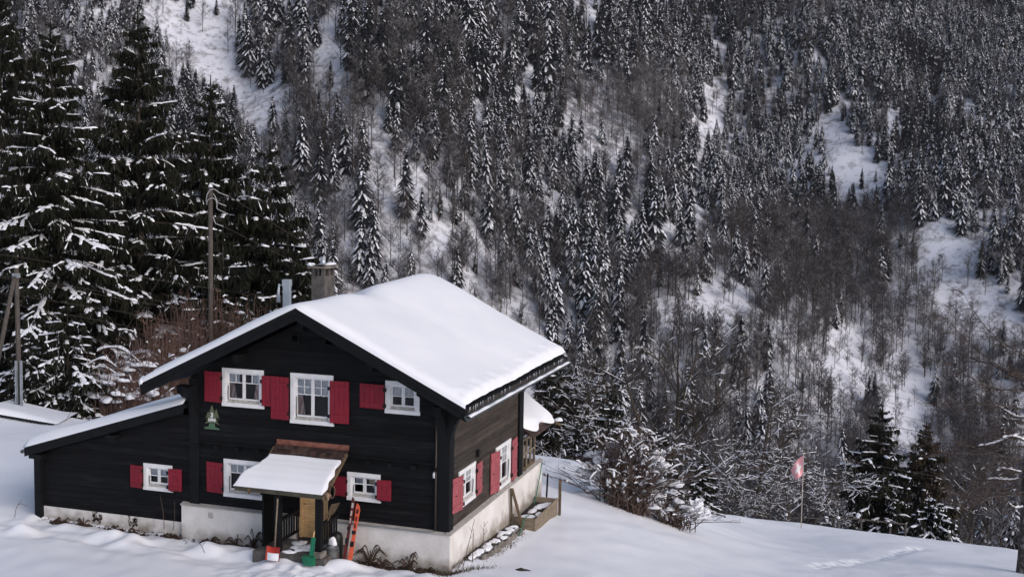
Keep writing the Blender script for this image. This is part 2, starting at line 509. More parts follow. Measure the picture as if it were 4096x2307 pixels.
def grid_mesh(name, X, Y, Z, mt, keep=None):
    ny, nx = X.shape
    me = bpy.data.meshes.new(name)
    co = np.stack([X, Y, Z], -1).reshape(-1, 3)
    idx = np.arange(nx*ny).reshape(ny, nx)
    q = np.stack([idx[:-1, :-1], idx[:-1, 1:], idx[1:, 1:], idx[1:, :-1]], -1).reshape(-1, 4)
    if keep is not None:
        q = q[keep.reshape(-1)]
    me.vertices.add(len(co)); me.vertices.foreach_set('co', co.ravel())
    me.loops.add(len(q)*4); me.loops.foreach_set('vertex_index', q.ravel().astype(np.int32))
    me.polygons.add(len(q)); me.polygons.foreach_set('loop_start', np.arange(0, len(q)*4, 4, dtype=np.int32))
    me.polygons.foreach_set('loop_total', np.full(len(q), 4, dtype=np.int32))
    me.update(calc_edges=True); me.validate()
    me.polygons.foreach_set('use_smooth', np.ones(len(me.polygons), dtype=bool))
    me.materials.append(M[mt])
    o = bpy.data.objects.new(name, me); COL.objects.link(o)
    return o


xs = axis_pts([(-75, -30, 1.2), (-30, -15, .35), (-15, 4, .09), (4, 9, .2), (9, 14.2, .11), (14.2, 18, .25), (18, 30, .6), (30, 75, 2)])
ys = axis_pts([(-45, -6, 1.5), (-6, -3.2, .22), (-3.2, .3, .07), (.3, 12, .2), (12, 27, .14), (27, 32, .3), (32, 50, .7), (50, 80, 1.5)])
GX, GY = np.meshgrid(xs, ys)
GZ = ground(GX, GY)
tag(grid_mesh('snow_ground', GX, GY, GZ, 'snow'), 'snow covered meadow around the black chalet, falling away to the right', 'snow', kind='structure')
Fv = axis_pts([(66, 120, 4), (120, 700, 5), (700, 1400, 9)])
Tv = np.linspace(-.75, .75, 330)
TF, TT = np.meshgrid(Fv, Tv, indexing='ij')
MX, MY = XY(TF, TF*TT)
MZ = ground(MX, MY, False)-.5*(1-sstep(66, 100, TF))
tag(grid_mesh('mountain_slope', MX, MY, MZ, 'mountain'), 'steep snowy wooded mountain side across the valley', 'mountain', kind='structure')


# ================================================================== the chalet
house = empty('chalet', (-4, 0, -.9), 'black timber chalet with red shutters, white window frames and a deep layer of snow on its gable roof', 'house')
OV, YB = -.92, 9.35                       # front and back ends of the roof
XL, XR, RX, ZE, ZR = -9.025, .796, -4.115, 3.62, 6.0
SL = (ZR-ZE)/(XR-RX)


def roof_z(x):
    return ZR-SL*abs(x-RX)


def board_wall(b, a0, a1, z0, z1, outline, holes, step, P, thick=.05, mi=0):
    """horizontal boards: each board is an island with a bevelled lower lip; holes = (a0,a1,z0,z1)"""
    cuts = sorted(set([z0, z1]+[h[2] for h in holes]+[h[3] for h in holes]))
    z = z0; rows = []
    while z < z1-1e-4:
        rows.append((z, min(z+step, z1))); z += step
    for (r0, r1) in rows:
        subs = [r0]+[c for c in cuts if r0+.004 < c < r1-.004]+[r1]
        for s0, s1 in zip(subs[:-1], subs[1:]):
            zm = (s0+s1)/2
            segs = [(a0, a1)]
            for h in holes:
                if h[2] < zm < h[3]:
                    n = []
                    for p, q in segs:
                        if h[1] <= p or h[0] >= q: n.append((p, q)); continue
                        if h[0] > p: n.append((p, h[0]))
                        if h[1] < q: n.append((h[1], q))
                    segs = n
            for p, q in segs:
                lo0, hi0 = outline(s0); lo1, hi1 = outline(s1)
                p0, q0, p1, q1 = max(p, lo0), min(q, hi0), max(p, lo1), min(q, hi1)
                if q0 <= p0 or q1 <= p1: continue
                # lip at board's lower edge, groove of 12 mm
                g = .010 if s0 == r0 else 0
                f = .008
                b.add([P(p0, -f, s0), P(q0, -f, s0), P(q0, 0, s0+g+.001), P(p0, 0, s0+g+.001), P(p1, 0, s1), P(q1, 0, s1), P(q1, -thick, s1), P(p1, -thick, s1), P(p0, -thick, s0), P(q0, -thick, s0)],
                      [(0, 1, 2, 3), (3, 2, 5, 4), (4, 5, 6, 7), (9, 8, 7, 6)], mi)


PF = lambda a, d, z: (a, -d, z)          # front face, d outwards
PS = lambda a, d, z: (d, a, z)           # right side face
PN = lambda a, d, z: (a, .05-d, z)       # lean-to front, 5 cm back

# windows: (kind of face, a0, a1, z0, z1)
WIN = {
    'w1': (PF, -6.95, -5.61, 2.985, 4.088), 'w2': (PF, -4.76, -3.43, 2.66, 4.084), 'w3': (PF, -1.86, -.853, 3.162, 4.058),
    'w4': (PN, -9.66, -8.68, .262, 1.058), 'w5': (PF, -6.91, -5.58, .343, 1.444), 'w6': (PF, -2.99, -1.99, .632, 1.423),
    's1': (PS, .79, 2.18, .425, 1.494), 's2': (PS, 4.08, 5.59, .065, 1.465)}


def hole(k):
    P, a0, a1, z0, z1 = WIN[k]
    return (a0+.10, a1-.10, z0+.12, z1-.11)


def gable(z):
    d = max(0, (ZR-.33-z)/SL)
    return (max(-8.0, RX-d), min(0, RX+d))


b = MB()
vents = [(-4.72, -4.53, 4.96, 5.13), (-3.68, -3.49, 4.94, 5.11)]
board_wall(b, -8, 0, -.02, 5.7, gable, [hole(k) for k in ('w1', 'w2', 'w3', 'w5', 'w6')]+[(-4.47, -3.59, -.65, 1.42)]+vents, .19, PF)
b.build('front_wall', 'wood_black', house)
b = MB()
board_wall(b, 0.02, 6.62, -.02, 3.75, lambda z: (0, 6.7), [hole(k) for k in ('s1', 's2')], .165, PS)
b.build('side_wall', 'wood_brown', house)
# unseen sides close the box
b = MB()
b.add([(-8, 6.7, -1.5), (0, 6.7, -1.5), (0, 6.7, 3.7), (RX, 6.7, 5.7), (-8, 6.7, 3.7)], [(0, 1, 2, 3, 4)])
b.add([(-8, .05, -1.5), (-8, 6.7, -1.5), (-8, 6.7, 3.7), (-8, .05, 3.7)], [(0, 1, 2, 3)])
b.box(-7.9, -.1, .1, 6.6, 2.05, 2.2)
b.build('back_wall', 'wood_black', house)

# plinth
b = MB()
b.box(-8.28, -4.62, -.10, .3, -1.6, -.035); b.box(-3.44, .10, -.10, .3, -1.6, -.035)
b.box(-.3, .10, .3, 9.05, -2.4, -.035)
b.box(-2.2, -.3, 8.75, 9.05, -2.4, -.035)
b.build('plinth', 'plaster', house)
b = MB()      # sloping grey cap on the plinth
b.prism([(0, -.14, -.032), (0, -.14, .0), (0, .012, .045), (0, .012, -.032)], (-3.40, 0, 0))
b.prism([(-4.66, -.14, -.032), (-4.66, -.14, .0), (-4.66, .012, .045), (-4.66, .012, -.032)], (-3.64, 0, 0))
b.prism([(.14, -.14, -.032), (.14, -.14, .0), (.0, -.14, .045), (.0, -.14, -.032)], (0, 9.2, 0))
b.build('plinth_cap', mat('grey_cap', (.42, .39, .36), .8, var=.25, scale=5), house)
b = MB(); b.box(-3.3, -.42, -.20, -.145, .005, .02)
b.build('drip_rail', 'zinc', house)

# corner boards, storey ledge and beam ends
for q in ((-8.03, -7.72, -.05, -.003, .03, 3.72), (-.36, .045, -.05, -.003, .02, 3.62), (.003, .05, -.003, .30, .02, 3.5), (.003, .075, 6.36, 6.78, -.0, 3.4)):
    b = MB(); b.box(*q); b.build('corner_board', 'trim_black', house)
b = MB()
b.prism([(-7.7, -.09, 1.86), (-7.7, -.09, 1.885), (-7.7, -.003, 1.925), (-7.7, -.003, 1.86)], (7.34, 0, 0))
b.build('storey_ledge', 'trim_black', house)
for k in range(12):
    x = -.32-.679*k
    if -5.1 < x < -3.0: continue
    b = MB(); b.box(x-.05, x+.05, -.13, -.003, 1.70, 1.80)
    b.build('beam_end', 'trim_black', house)
for x, y, z in ((-4.182, -.55, 5.47), (-6.20, -.55, 4.46), (-2.10, -.55, 4.46)):
    b = MB(); b.box(x-.10, x+.10, y, -.002, z-.11, z+.11); b.build('purlin_end', 'trim_black', house)
for h in vents:
    b = MB()
    a0, a1, z0, z1 = h
    for q in ((a0-.045, a0, z0-.045, z1+.045), (a1, a1+.045, z0-.045, z1+.045), (a0, a1, z0-.045, z0), (a0, a1, z1, z1+.045)):
        b.box(q[0], q[1], -.022, -.001, q[2], q[3])
    b.build('gable_vent', 'trim_black', house)
b = MB(); b.box(.001, .10, 2.22, 2.38, 1.60, 1.79); b.build('side_vent', 'iron', house)
b = MB()                                  # curved consoles under the eaves at the two front corners


def console(b, x0, x1, sgn_x):
    prof = [(0, 2.55), (.04, 2.75), (.10, 2.95), (.20, 3.15), (.32, 3.26), (.42, 3.32), (.44, 3.52), (0, 3.52)]
    b.prism([(x0, -.05-p, z) for p, z in prof], (x1-x0, 0, 0))
    prof2 = [(p*sgn_x, z) for p, z in prof]
    xb = -8.03 if sgn_x < 0 else .05
    b.prism([(xb+p, -.04, z-.05) for p, z in prof2], (0, .26, 0))


console(b, -8.0, -7.78, -1); b.build('eave_console', 'trim_black', house)
b = MB(); console(b, -.30, -.06, 1); b.build('eave_console', 'trim_black', house)
b = MB(); b.tube([(-.33, -.08, 3.4), (-.33, -.08, .05)], .028, 8); b.build('downpipe', mat('brown_pipe', (.045, .035, .028), .5), house)

# ---- roof: two slabs, bargeboards, gutter, snow
TH = .16
roofb = MB()
for xa, xb2 in ((XL, RX), (RX, XR)):
    za, zb = roof_z(xa), roof_z(xb2)
    roofb.hexa([(xa, OV+.05, za-TH), (xb2, OV+.05, zb-TH), (xb2, YB, zb-TH), (xa, YB, za-TH), (xa, OV+.05, za-.01), (xb2, OV+.05, zb-.01), (xb2, YB, zb-.01), (xa, YB, za-.01)])
roof = roofb.build('roof', 'trim_black', house)
for xa, xb2 in ((XL-.02, RX), (RX, XR+.01)):
    za, zb = roof_z(xa), roof_z(xb2)
    b = MB()
    b.hexa([(xa, OV, za-.33), (xb2, OV, zb-.33), (xb2, OV+.045, zb-.33), (xa, OV+.045, za-.33), (xa, OV, za+.005), (xb2, OV, zb+.005), (xb2, OV+.045, zb+.005), (xa, OV+.045, za+.005)])
    b.hexa([(xa, OV-.03, za-.14), (xb2, OV-.03, zb-.14), (xb2, OV-.002, zb-.14), (xa, OV-.002, za-.14), (xa, OV-.03, za+.012), (xb2, OV-.03, zb+.012), (xb2, OV-.002, zb+.012), (xa, OV-.002, za+.012)])
    b.build('bargeboard', 'trim_black', roof)


def snow_t(y):
    k = np.interp(y, [OV, -.4, .6, 1.8, 2.9, 3.7, 4.6, 6, 8, YB], [.20, .22, .23, .25, .24, .24, .34, .42, .47, .42])
    return k


def roof_snow(u, v):
    y = OV-.03+(YB+.08-OV)*v
    x = XL-.03+(XR+.03-XL)*u
    ax = math.sqrt((x-RX)**2+.30**2)-.12
    base = ZR-SL*ax
    e = min((y-OV+.03)/.30, (YB+.05-y)/.9, (x-XL+.03)/.28, (XR+.01-x)/.15, 1.0)
    e = max(e, 0); e = math.sqrt(max(0, 1-(1-e)**2))
    t = float(snow_t(y))
    fade = 1-.45*float(sstep(.2, 4.9, abs(x-RX)))*(t > .26)
    t = .22+(t-.22)*fade
    # eave lip sags, faint waves over the battens
    t += .02*math.sin(y*1.3+x*.7)+.012*math.sin(x*2.1-y*.6)
    hollow = .17*math.exp(-((y-3.35)/.75)**2-((x-RX+.35)/.8)**2)
    t = t-hollow
    if XR-x < .35 or x-XL < .35: t += .03*math.sin(y*7)*math.sin(y*2.3)
    zz = roof_z(x)
    return (x, y, max(zz+.004, base-(1-e)*.02+t*e) if e > .02 else zz-.005)


b = MB()
# concentrate grid lines near the edges
def warp(t):
    return t-.12*math.sin(2*math.pi*t)/1.0
b.grid(lambda u, v: roof_snow(.5+(u-.5), warp(v)), 150, 110)
roofsnow = b.build('snow_layer', 'snow', roof)
b = MB()         # tile ends showing under the melting snow lip, icicles
for i in range(68):
    y = OV+.12+i*.147
    if y > YB-.05: break
    b.box(XR-.02, XR+.02, y, y+.146, ZE-.15+.006*math.sin(i*2.7), ZE-.02)
b.build('eave_tiles', 'tile_ends', roof)
rr = random.Random(5)
for i in range(34):
    y = OV+.2+rr.random()*9.7; L = rr.uniform(.05, .17)
    b2 = MB(); x = XR+.02+rr.uniform(0, .03)
    b2.tube([(x, y, ZE+.02), (x, y, ZE-.05), (x+.004, y, ZE-L)], [.012, .008, .002], 5)
    b2.build('icicle', 'ice', roof)
b = MB(); b.blob((XL-.02, OV+.16, ZE+.03), (.13, .2, .17), jit=.1); b.blob((XL-.05, OV+.5, ZE+.0), (.11, .3, .13), jit=.1); b.build('overhanging_snow', 'snow', roof)
b = MB()         # half-round gutter
gx, gzv = XR+.085, ZE-.215
prof = [(gx+.075*math.cos(a), gzv+.075*math.sin(a)) for a in np.linspace(math.pi, 2*math.pi, 9)]
for (x0, z0), (x1, z1) in zip(prof[:-1], prof[1:]):
    b.add([(x0, OV-.08, z0), (x1, OV-.08, z1), (x1, YB+.2, z1), (x0, YB+.2, z0)], [(0, 1, 2, 3)], 0, True)
b.poly([(x, OV-.08, z) for x, z in prof])
for k in range(9):
    y = OV+.5+k*1.08; b.box(gx-.08, gx+.085, y, y+.03, gzv-.085, gzv-.05)
b.box(gx-.1, gx-.075, OV-.05, YB+.1, gzv-.03, gzv+.05)
b.tube([(gx, YB+.15, gzv), (gx+.02, YB+.32, gzv-.05), (gx-.1, YB+.42, gzv-.35), (gx-.55, YB+.1, gzv-.7)], .04, 8)
gut = b.build('gutter', 'gutter', roof)
b = MB()
b.grid(lambda u, v: (gx-.07+.14*u, OV-.02+v*(YB+.1-OV), gzv+.012+(.035+.012*math.sin(v*60)+.01*math.sin(v*23))*math.sin(math.pi*u)), 6, 90)
b.build('gutter_snow', 'snow', gut)

# chimney
cx0, cx1, cy0, cy1 = -6.22, -5.775, 4.0, 4.75
cz0, cz1, cz2 = 4.6, 6.50, 6.74
b = MB()
b.box(cx0, cx1, cy0, cy1, cz0, cz1)
for px in (cx0, cx1-.11):
    for py in (cy0, (cy0+cy1)/2-.05, cy1-.11):
        b.box(px+.002, px+.108, py+.002, py+.108, cz1+.001, cz2)
b.box(cx0+.2, cx0+.25, cy0+.02, cy0+.08, cz1+.001, cz2)
b.box(cx0+.12, cx1-.12, cy0+.12, cy1-.12, cz1+.001, cz2-.05, 1)
chim = b.build('chimney', ['concrete', 'iron'], roof)
b = MB()
o = .09
b.grid(lambda u, v: (cx0-o+(cx1-cx0+2*o)*u, cy0-o+(cy1-cy0+2*o)*v, cz2+.075+.02*math.sin(u*9+v*4)+.05*(1-(2*u-1)**2)), 8, 8)
b.box(cx0-o, cx1+o, cy0-o, cy1+o, cz2, cz2+.07)
b.build('chimney_cap', 'stone', chim)
b = MB(); c = (-5.98, 4.32)
b.lathe((c[0], c[1], cz2+.10), [(.16, 0), (.13, .03), (.09, .05), (.085, .2), (.095, .22), (.095, .25), (.06, .25)], 14)
b.build('chimney_pipe', 'zinc', chim)
for q, r in (((cx0-.02, cy0-.0, cz2+.10), (.13, .13, .06)), ((cx1-.02, cy1-.25, cz2+.12), (.17, .32, .05))):
    b = MB(); b.blob(q, r, flat=.3); b.build('snow_cap', 'snow', chim)
# zinc flue box with bracket on the left slope
b = MB(); b.box(-5.85, -5.655, 1.5, 1.66, 5.0, 6.36); b.box(-5.865, -5.64, 1.485, 1.675, 6.36, 6.56); b.box(-5.87, -5.635, 1.48, 1.68, 6.18, 6.2)
fl = b.build('flue', 'zinc', roof)
b = MB(); b.tube([(-5.86, 1.55, 6.35), (-5.98, 1.52, 6.42), (-5.99, 1.5, 6.2), (-5.99, 1.5, 5.88)], [.02, .03, .04, .06], 8)
b.tube([(-5.86, 1.5, 5.32), (-6.02, 1.42, 5.42), (-6.2, 1.36, 5.64)], .03, 8)
b.build('bracket', 'zinc', fl)

# ---- windows and shutters
def window(key, upper, cols, cur=None, lace=True, cut=None, stay=None):
    P, a0, a1, z0, z1 = WIN[key]
    def bx(b, p, q, d0, d1, r, s, mi=0):
        b.hexa([P(p, d1, r), P(q, d1, r), P(q, d0, r), P(p, d0, r), P(p, d1, s), P(q, d1, s), P(q, d0, s), P(p, d0, s)], mi)
    b = MB(); cw = .115
    if cut:
        # header is sawn off along the roof line
        zc, ac = cut
        b.prism([P(a1-cw, .001, z0+.11), P(a1, .001, z0+.11), P(a1, .001, zc), P(a1-cw, .001, zc+(cw)*SL)], np.array(P(0, .03, 0))-np.array(P(0, .001, 0)))
        b.prism([P(a0, .001, z1-.12), P(a1-cw, .001, z1-.12), P(a1-cw, .001, z1-.02), P(ac, .001, z1), P(a0, .001, z1)], np.array(P(0, .032, 0))-np.array(P(0, .001, 0)))
        bx(b, a0, a0+cw, .001, .03, z0+.11, z1-.12)
    else:
        bx(b, a0, a0+cw, .001, .03, z0+.11, z1-.115); bx(b, a1-cw, a1, .001, .03, z0+.11, z1-.115)
        bx(b, a0, a1, .001, .034, z1-.115, z1)
    bx(b, a0-.005, a1+.02, .001, .045, z0, z0+.11)
    w = b.build('window', 'white_paint', house)
    # reveal and worn sill mouldings
    b = MB()
    h0, h1, hz0, hz1 = a0+cw-.012, a1-cw+.012, z0+.105, z1-.110
    bx(b, h0, h0+.045, -.10, .006, hz0, hz1); bx(b, h1-.045, h1, -.10, .006, hz0, hz1); bx(b, h0+.045, h1-.045, -.10, .006, hz1-.015, hz1)
    b.build('window_frame', 'white_paint', w)
    b = MB()
    bx(b, h0+.045, h1-.045, -.10, .012, hz0, hz0+.032); bx(b, h0+.045, h1-.045, -.10, -.012, hz0+.034, hz0+.060); bx(b, h0+.045, h1-.045, -.10, -.03, hz0+.062, hz0+.088)
    b.build('sill', 'white_worn', w)
    g0, g1, gz0, gz1 = h0+.046, h1-.046, hz0+.089, hz1-.016
    mid = (g0+g1)/2
    for s0, s1 in ((g0, mid-.003), (mid+.003, g1)):
        b = MB(); st = .042
        bx(b, s0, s0+st, -.085, -.04, gz0, gz1); bx(b, s1-st, s1, -.085, -.04, gz0, gz1)
        bx(b, s0+st, s1-st, -.085, -.04, gz0, gz0+st); bx(b, s0+st, s1-st, -.085, -.04, gz1-st, gz1)
        q0, q1, r0, r1 = s0+st, s1-st, gz0+st, gz1-st
        zt = r1-(r1-r0)*upper[0]
        bx(b, q0, q1, -.08, -.045, zt-.012, zt+.012)
        for k in range(1, upper[1]):
            zz = zt+(r1-zt)*k/upper[1]; bx(b, q0, q1, -.079, -.046, zz-.009, zz+.009)
        if cols > 1:
            xm = (q0+q1)/2; bx(b, xm-.009, xm+.009, -.078, -.047, zt+.012, r1)
        b.build('sash', 'white_paint', w)
        b = MB(); b.poly([P(q0-.005, -.065, r0-.005), P(q1+.005, -.065, r0-.005), P(q1+.005, -.065, r1+.005), P(q0-.005, -.065, r1+.005)])
        b.build('pane', 'glass', w)
        if lace:
            b = MB(); zl = zt-.04*(upper[1] > 1)
            top, bot = r1, zl
            f0, f1 = (q0-.02, q1+.02)
            if lace == 'in':
                f0, f1 = (q0-.02, q0+(q1-q0)*.72) if s0 == g0 else (q0+(q1-q0)*.35, q1+.02)
            b.grid(lambda u, v: P(f0+(f1-f0)*u, -.10+.010*math.sin(u*22), bot+(top-bot)*v+(.012*math.sin(u*19) if v < .01 else 0)), 28, 3)
            b.build('lace_curtain', 'cloth_white', w)
        if cur and ((s0 == g0 and 'l' in cur) or (s0 != g0 and 'r' in cur)):
            b = MB(); wd = (q1-q0)*.42
            if s0 == g0:
                f = lambda u, v: P(q0-.02+wd*u*(1.25-.45*v), -.13+.02*math.sin(u*26), r0-.02+(zt-r0)*v)
            else:
                f = lambda u, v: P(q1+.02-wd*u*(1.25-.45*v), -.13+.02*math.sin(u*26), r0-.02+(zt-r0)*v)
            b.grid(f, 30, 4); b.build('curtain', 'curtain', w)
    if stay:
        b = MB(); s = g0+.03 if stay > 0 else g1-.03
        b.tube([P(s, .0, gz0+.0), P(s+.01, .012, gz0+.32*(gz1-gz0)), P(s+.015, .012, gz0+.52*(gz1-gz0))], .011, 5); b.build('window_stay', 'iron', w)
    # the dim room behind
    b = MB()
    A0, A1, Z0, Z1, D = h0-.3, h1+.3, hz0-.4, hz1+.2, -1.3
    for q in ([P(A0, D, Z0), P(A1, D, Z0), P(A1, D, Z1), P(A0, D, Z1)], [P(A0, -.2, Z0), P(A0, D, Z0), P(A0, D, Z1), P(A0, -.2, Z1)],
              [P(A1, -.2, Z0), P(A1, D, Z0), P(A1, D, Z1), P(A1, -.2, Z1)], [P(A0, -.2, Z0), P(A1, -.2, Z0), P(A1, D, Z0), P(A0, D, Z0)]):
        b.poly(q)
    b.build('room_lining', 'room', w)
    return w


window('w1', (.35, 1), 2, 'lr', 'in', stay=1)
window('w2', (.42, 2), 2, 'l', True, stay=1)
window('w3', (.52, 1), 1, None, True, cut=(3.66, -1.37))
window('w4', (.50, 1), 1, None, True, stay=1)
window('w5', (.33, 1), 2, None, True, stay=1)
w6 = window('w6', (.42, 1), 1, None, False, stay=1)
b = MB()                                   # half-drawn beige blind and a white towel behind the lower right window
b.prism([(-2.40, .15, 1.27), (-2.12, .15, 1.27), (-2.12, .15, .86), (-2.40, .15, 1.12)], (0, .01, 0)); b.build('blind', mat('beige_blind', (.50, .38, .27), .9), w6)
b = MB(); b.grid(lambda u, v: (-2.80+.28*u, .16+.01*math.sin(u*15), 1.02+.26*v+.03*math.sin(u*4)), 10, 3); b.build('curtain', 'cloth_white', w6)
window('s1', (.5, 2), 1, None, True, stay=-1)
window('s2', (.5, 2), 1, None, True, stay=-1)


def shutter(P, hinge, free, z0, z1, material, dh=.075, df=.030, planks=4, label=None):
    """ledged shutter hung on the hinge side (dh off the wall), resting against the wall at its free edge"""
    hinge_p, free_p = (hinge, dh), (free, df)
    def Q(t, off, z):
        return P(hinge_p[0]+(free_p[0]-hinge_p[0])*t, hinge_p[1]+(free_p[1]-hinge_p[1])*t+off, z)
    def slab(b, t0, t1, o0, o1, r, s):
        c = [Q(t0, o1, r), Q(t1, o1, r), Q(t1, o0, r), Q(t0, o0, r), Q(t0, o1, s), Q(t1, o1, s), Q(t1, o0, s), Q(t0, o0, s)]
        if free < hinge: c = [c[1], c[0], c[3], c[2], c[5], c[4], c[7], c[6]]
        b.hexa(c)
    b = MB(); g = .006
    for k in range(planks):
        slab(b, k/planks+(g if k else 0), (k+1)/planks-(g if k < planks-1 else 0), 0, .026, z0, z1)
    slab(b, .01, .99, -.004, .0, z0+.01, z1-.01)
    H = z1-z0
    for zz in (z0+.16*H, z1-.17*H-.015):
        slab(b, .02, .98, .0262, .043, zz-.042, zz+.042)
    s = b.build('shutter', material, house)
    if label: s['label'] = label
    for zz in (z0+.16*H, z1-.17*H-.015):
        b = MB(); slab(b, -.10, .03, .02, .052, zz-.05, zz+.045); b.build('hinge', 'iron', s)
    b = MB(); slab(b, .58, .80, .0265, .034, z0+.47*H, z0+.47*H+.022); b.build('latch', 'iron' if material == 'red_pale' else mat('dark_red_latch', (.12, .008, .014), .6) if 'latch_m' not in M else 'latch_m', s)  # latch in a darker red than the shutter boards, iron on the side wall
    b = MB(); slab(b, .2, .3, -.01, .03, z0-.028, z0-.001); b.build('shutter_stop', 'iron', s)
    return s


M['latch_m'] = mat('painted_latch', (.12, .008, .014), .6)
shutter(PF, -6.95, -7.51, 3.08, 3.96, 'red'); shutter(PF, -5.64, -5.25, 3.085, 3.95, 'red', .055, .03, 3)
shutter(PF, -4.775, -5.335, 2.75, 3.96, 'red', .10, .075); shutter(PF, -3.50, -2.94, 2.77, 3.95, 'red')
shutter(PF, -1.87, -2.61, 3.265, 3.935, 'red', planks=5)
shutter(PF, -6.92, -7.46, .43, 1.315, 'red'); shutter(PF, -5.62, -5.23, .43, 1.31, 'red', planks=3)
shutter(PF, -2.98, -3.37, .73, 1.28, 'red', planks=3); shutter(PF, -2.06, -1.655, .725, 1.295, 'red', planks=3)
shutter(PN, -9.66, -10.10, .302, .97, 'red', planks=3); shutter(PN, -8.76, -8.34, .327, .98, 'red', planks=3)
shutter(PS, .74, .21, .47, 1.43, 'red_pale', .14, .04); shutter(PS, 2.16, 2.70, .47, 1.40, 'red_pale', .065, .03)
shutter(PS, 4.07, 3.53, .15, 1.40, 'red_pale', .13, .03); shutter(PS, 5.57, 6.20, .07, 1.39, 'red_pale', .065, .03)

# ---- lean-to on the left
lx0, lz0 = at(101, 1789, 1, -.30)[[0, 2]]; lx1, lz1 = at(736, 1615, 1, -.30)[[0, 2]]
ls = (lz1-lz0)/(lx1-lx0)
LZ = lambda x: lz0+ls*(x-lx0)
b = MB()
board_wall(b, -13.36, -8.03, -.62, 2.8, lambda z: (max(-13.36, lx0+(z+.30-lz0)/ls), -8.03), [hole('w4')], .19, PN)
b.build('lean_to_wall', 'wood_black', house)
b = MB()
b.add([(-13.36, .08, -1.4), (-13.36, 6, -1.4), (-13.36, 6, LZ(-13.36)-.2), (-13.36, .08, LZ(-13.36)-.2)], [(0, 1, 2, 3)])
b.add([(-13.36, 6, -1.4), (-8, 6, -1.4), (-8, 6, LZ(-8)-.2), (-13.36, 6, LZ(-13.36)-.2)], [(0, 1, 2, 3)])
b.build('back_wall', 'wood_black', house)
b = MB(); b.box(-13.50, -13.28, -.10, .25, -1.3, LZ(-13.4)-.22); b.build('corner_post', 'trim_black', house)
b = MB(); b.box(-13.27, -8.285, .035, .4, -1.6, -.605); b.build('plinth', 'plaster', house)
b = MB(); b.box(-10.75, -10.45, -.28, .03, LZ(-10.6)-.47, LZ(-10.6)-.33); b.box(-13.55, -13.1, -.26, .0, LZ(-13.3)-.44, LZ(-13.3)-.3); b.build('purlin_end', 'trim_black', house)
b = MB()
b.hexa([(lx0, -.28, LZ(lx0)-.14), (-8.04, -.28, LZ(-8.04)-.14), (-8.04, 6.3, LZ(-8.04)-.14), (lx0, 6.3, LZ(lx0)-.14), (lx0, -.28, LZ(lx0)), (-8.04, -.28, LZ(-8.04)), (-8.04, 6.3, LZ(-8.04)), (lx0, 6.3, LZ(lx0))])
lroof = b.build('lean_to_roof', 'trim_black', house)
b = MB()
b.hexa([(lx0-.02, -.325, LZ(lx0)-.27), (-8.06, -.325, LZ(-8.06)-.27), (-8.06, -.283, LZ(-8.06)-.27), (lx0-.02, -.283, LZ(lx0)-.27), (lx0-.02, -.325, LZ(lx0)+.01), (-8.06, -.325, LZ(-8.06)+.01), (-8.06, -.283, LZ(-8.06)+.01), (lx0-.02, -.283, LZ(lx0)+.01)])
b.build('bargeboard', 'trim_black', lroof)


def lsnow(u, v):
    x = lx0-.10+(-8.05-lx0+.10)*u; y = -.33+6.6*v
    e = max(0, min(1, (x-lx0+.10)/.3, (y+.33)/.25, (-8.05-x)/.22+.1)); e = math.sqrt(1-(1-e)**2)
    t = .24+.05*math.sin(x*.9)+.02*math.sin(x*2.3+y)
    return (x, y, LZ(x)+.012+t*e)


b = MB(); b.grid(lsnow, 90, 50); b.build('snow_layer', 'snow', lroof)
b = MB(); b.tube([(lx0-.08, -.36, LZ(lx0)-.12), (lx0-.08, 6.2, LZ(lx0)-.12)], .06, 8); b.build('gutter', 'gutter', lroof)

# ---- entrance porch
b = MB()
b.box(-4.62, -3.44, .16, 1.2, -1.2, -.615)
b.box(-5.15, -2.98, -1.42, -.103, -1.3, -.64)
b.build('porch_floor', 'concrete', house)
b = MB()
for k in range(12):
    rx = random.Random(k); b.blob((rx.uniform(-4.4, -3.5), rx.uniform(-1.35, -.3), -.645), (rx.uniform(.1, .28), rx.uniform(.08, .18), .05), flat=.1, rnd=rx)
b.build('trodden_snow', 'snow', house)
# door
b = MB()
b.box(-4.50, -4.42, .02, .14, -.615, 1.45); b.box(-3.64, -3.56, .02, .14, -.615, 1.45); b.box(-4.42, -3.64, .02, .14, 1.40, 1.45)
b.build('door_frame', 'pine', house)
b = MB()
for r in range(6):
    b.box(-4.27, -3.74, .085, .12, -.50+r*.178, -.50+(r+1)*.178-.006)
b.box(-4.415, -4.27, .075, .13, -.612, .60); b.box(-3.74, -3.645, .075, .13, -.612, .60); b.box(-4.27, -3.74, .075, .13, -.612, -.50); b.box(-4.415, -3.645, .07, .135, .568, .66)
b.box(-4.415, -4.33, .075, .13, .66, 1.40); b.box(-3.73, -3.645, .075, .13, .66, 1.40); b.box(-4.33, -3.73, .075, .13, 1.32, 1.40)
door = b.build('door', 'pine', house)
b = MB()
b.box(-4.05, -4.02, .08, .125, .66, 1.32); b.box(-3.93, -3.905, .08, .125, .66, 1.32); b.box(-4.33, -3.73, .082, .12, .97, .99)
b.build('glazing_bar', 'white_paint', door)
b = MB(); b.poly([(-4.33, .11, .66), (-3.73, .11, .66), (-3.73, .11, 1.32), (-4.33, .11, 1.32)]); b.build('pane', 'glass', door)
for p, q in ((-4.33, -4.08), (-3.89, -3.73)):
    b = MB(); b.grid(lambda u, v: (p+(q-p)*u, .16+.012*math.sin(u*20), .64+.7*v), 24, 2); b.build('curtain', 'cloth_white', door)
b = MB(); b.box(-4.02, -3.93, .17, .2, .66, .9); b.build('notice', mat('orange_board', (.42, .11, .05), .7), door)
b = MB(); b.box(-4.5, -3.5, .9, .95, -.6, 1.5); b.build('back_panel', 'room', house)
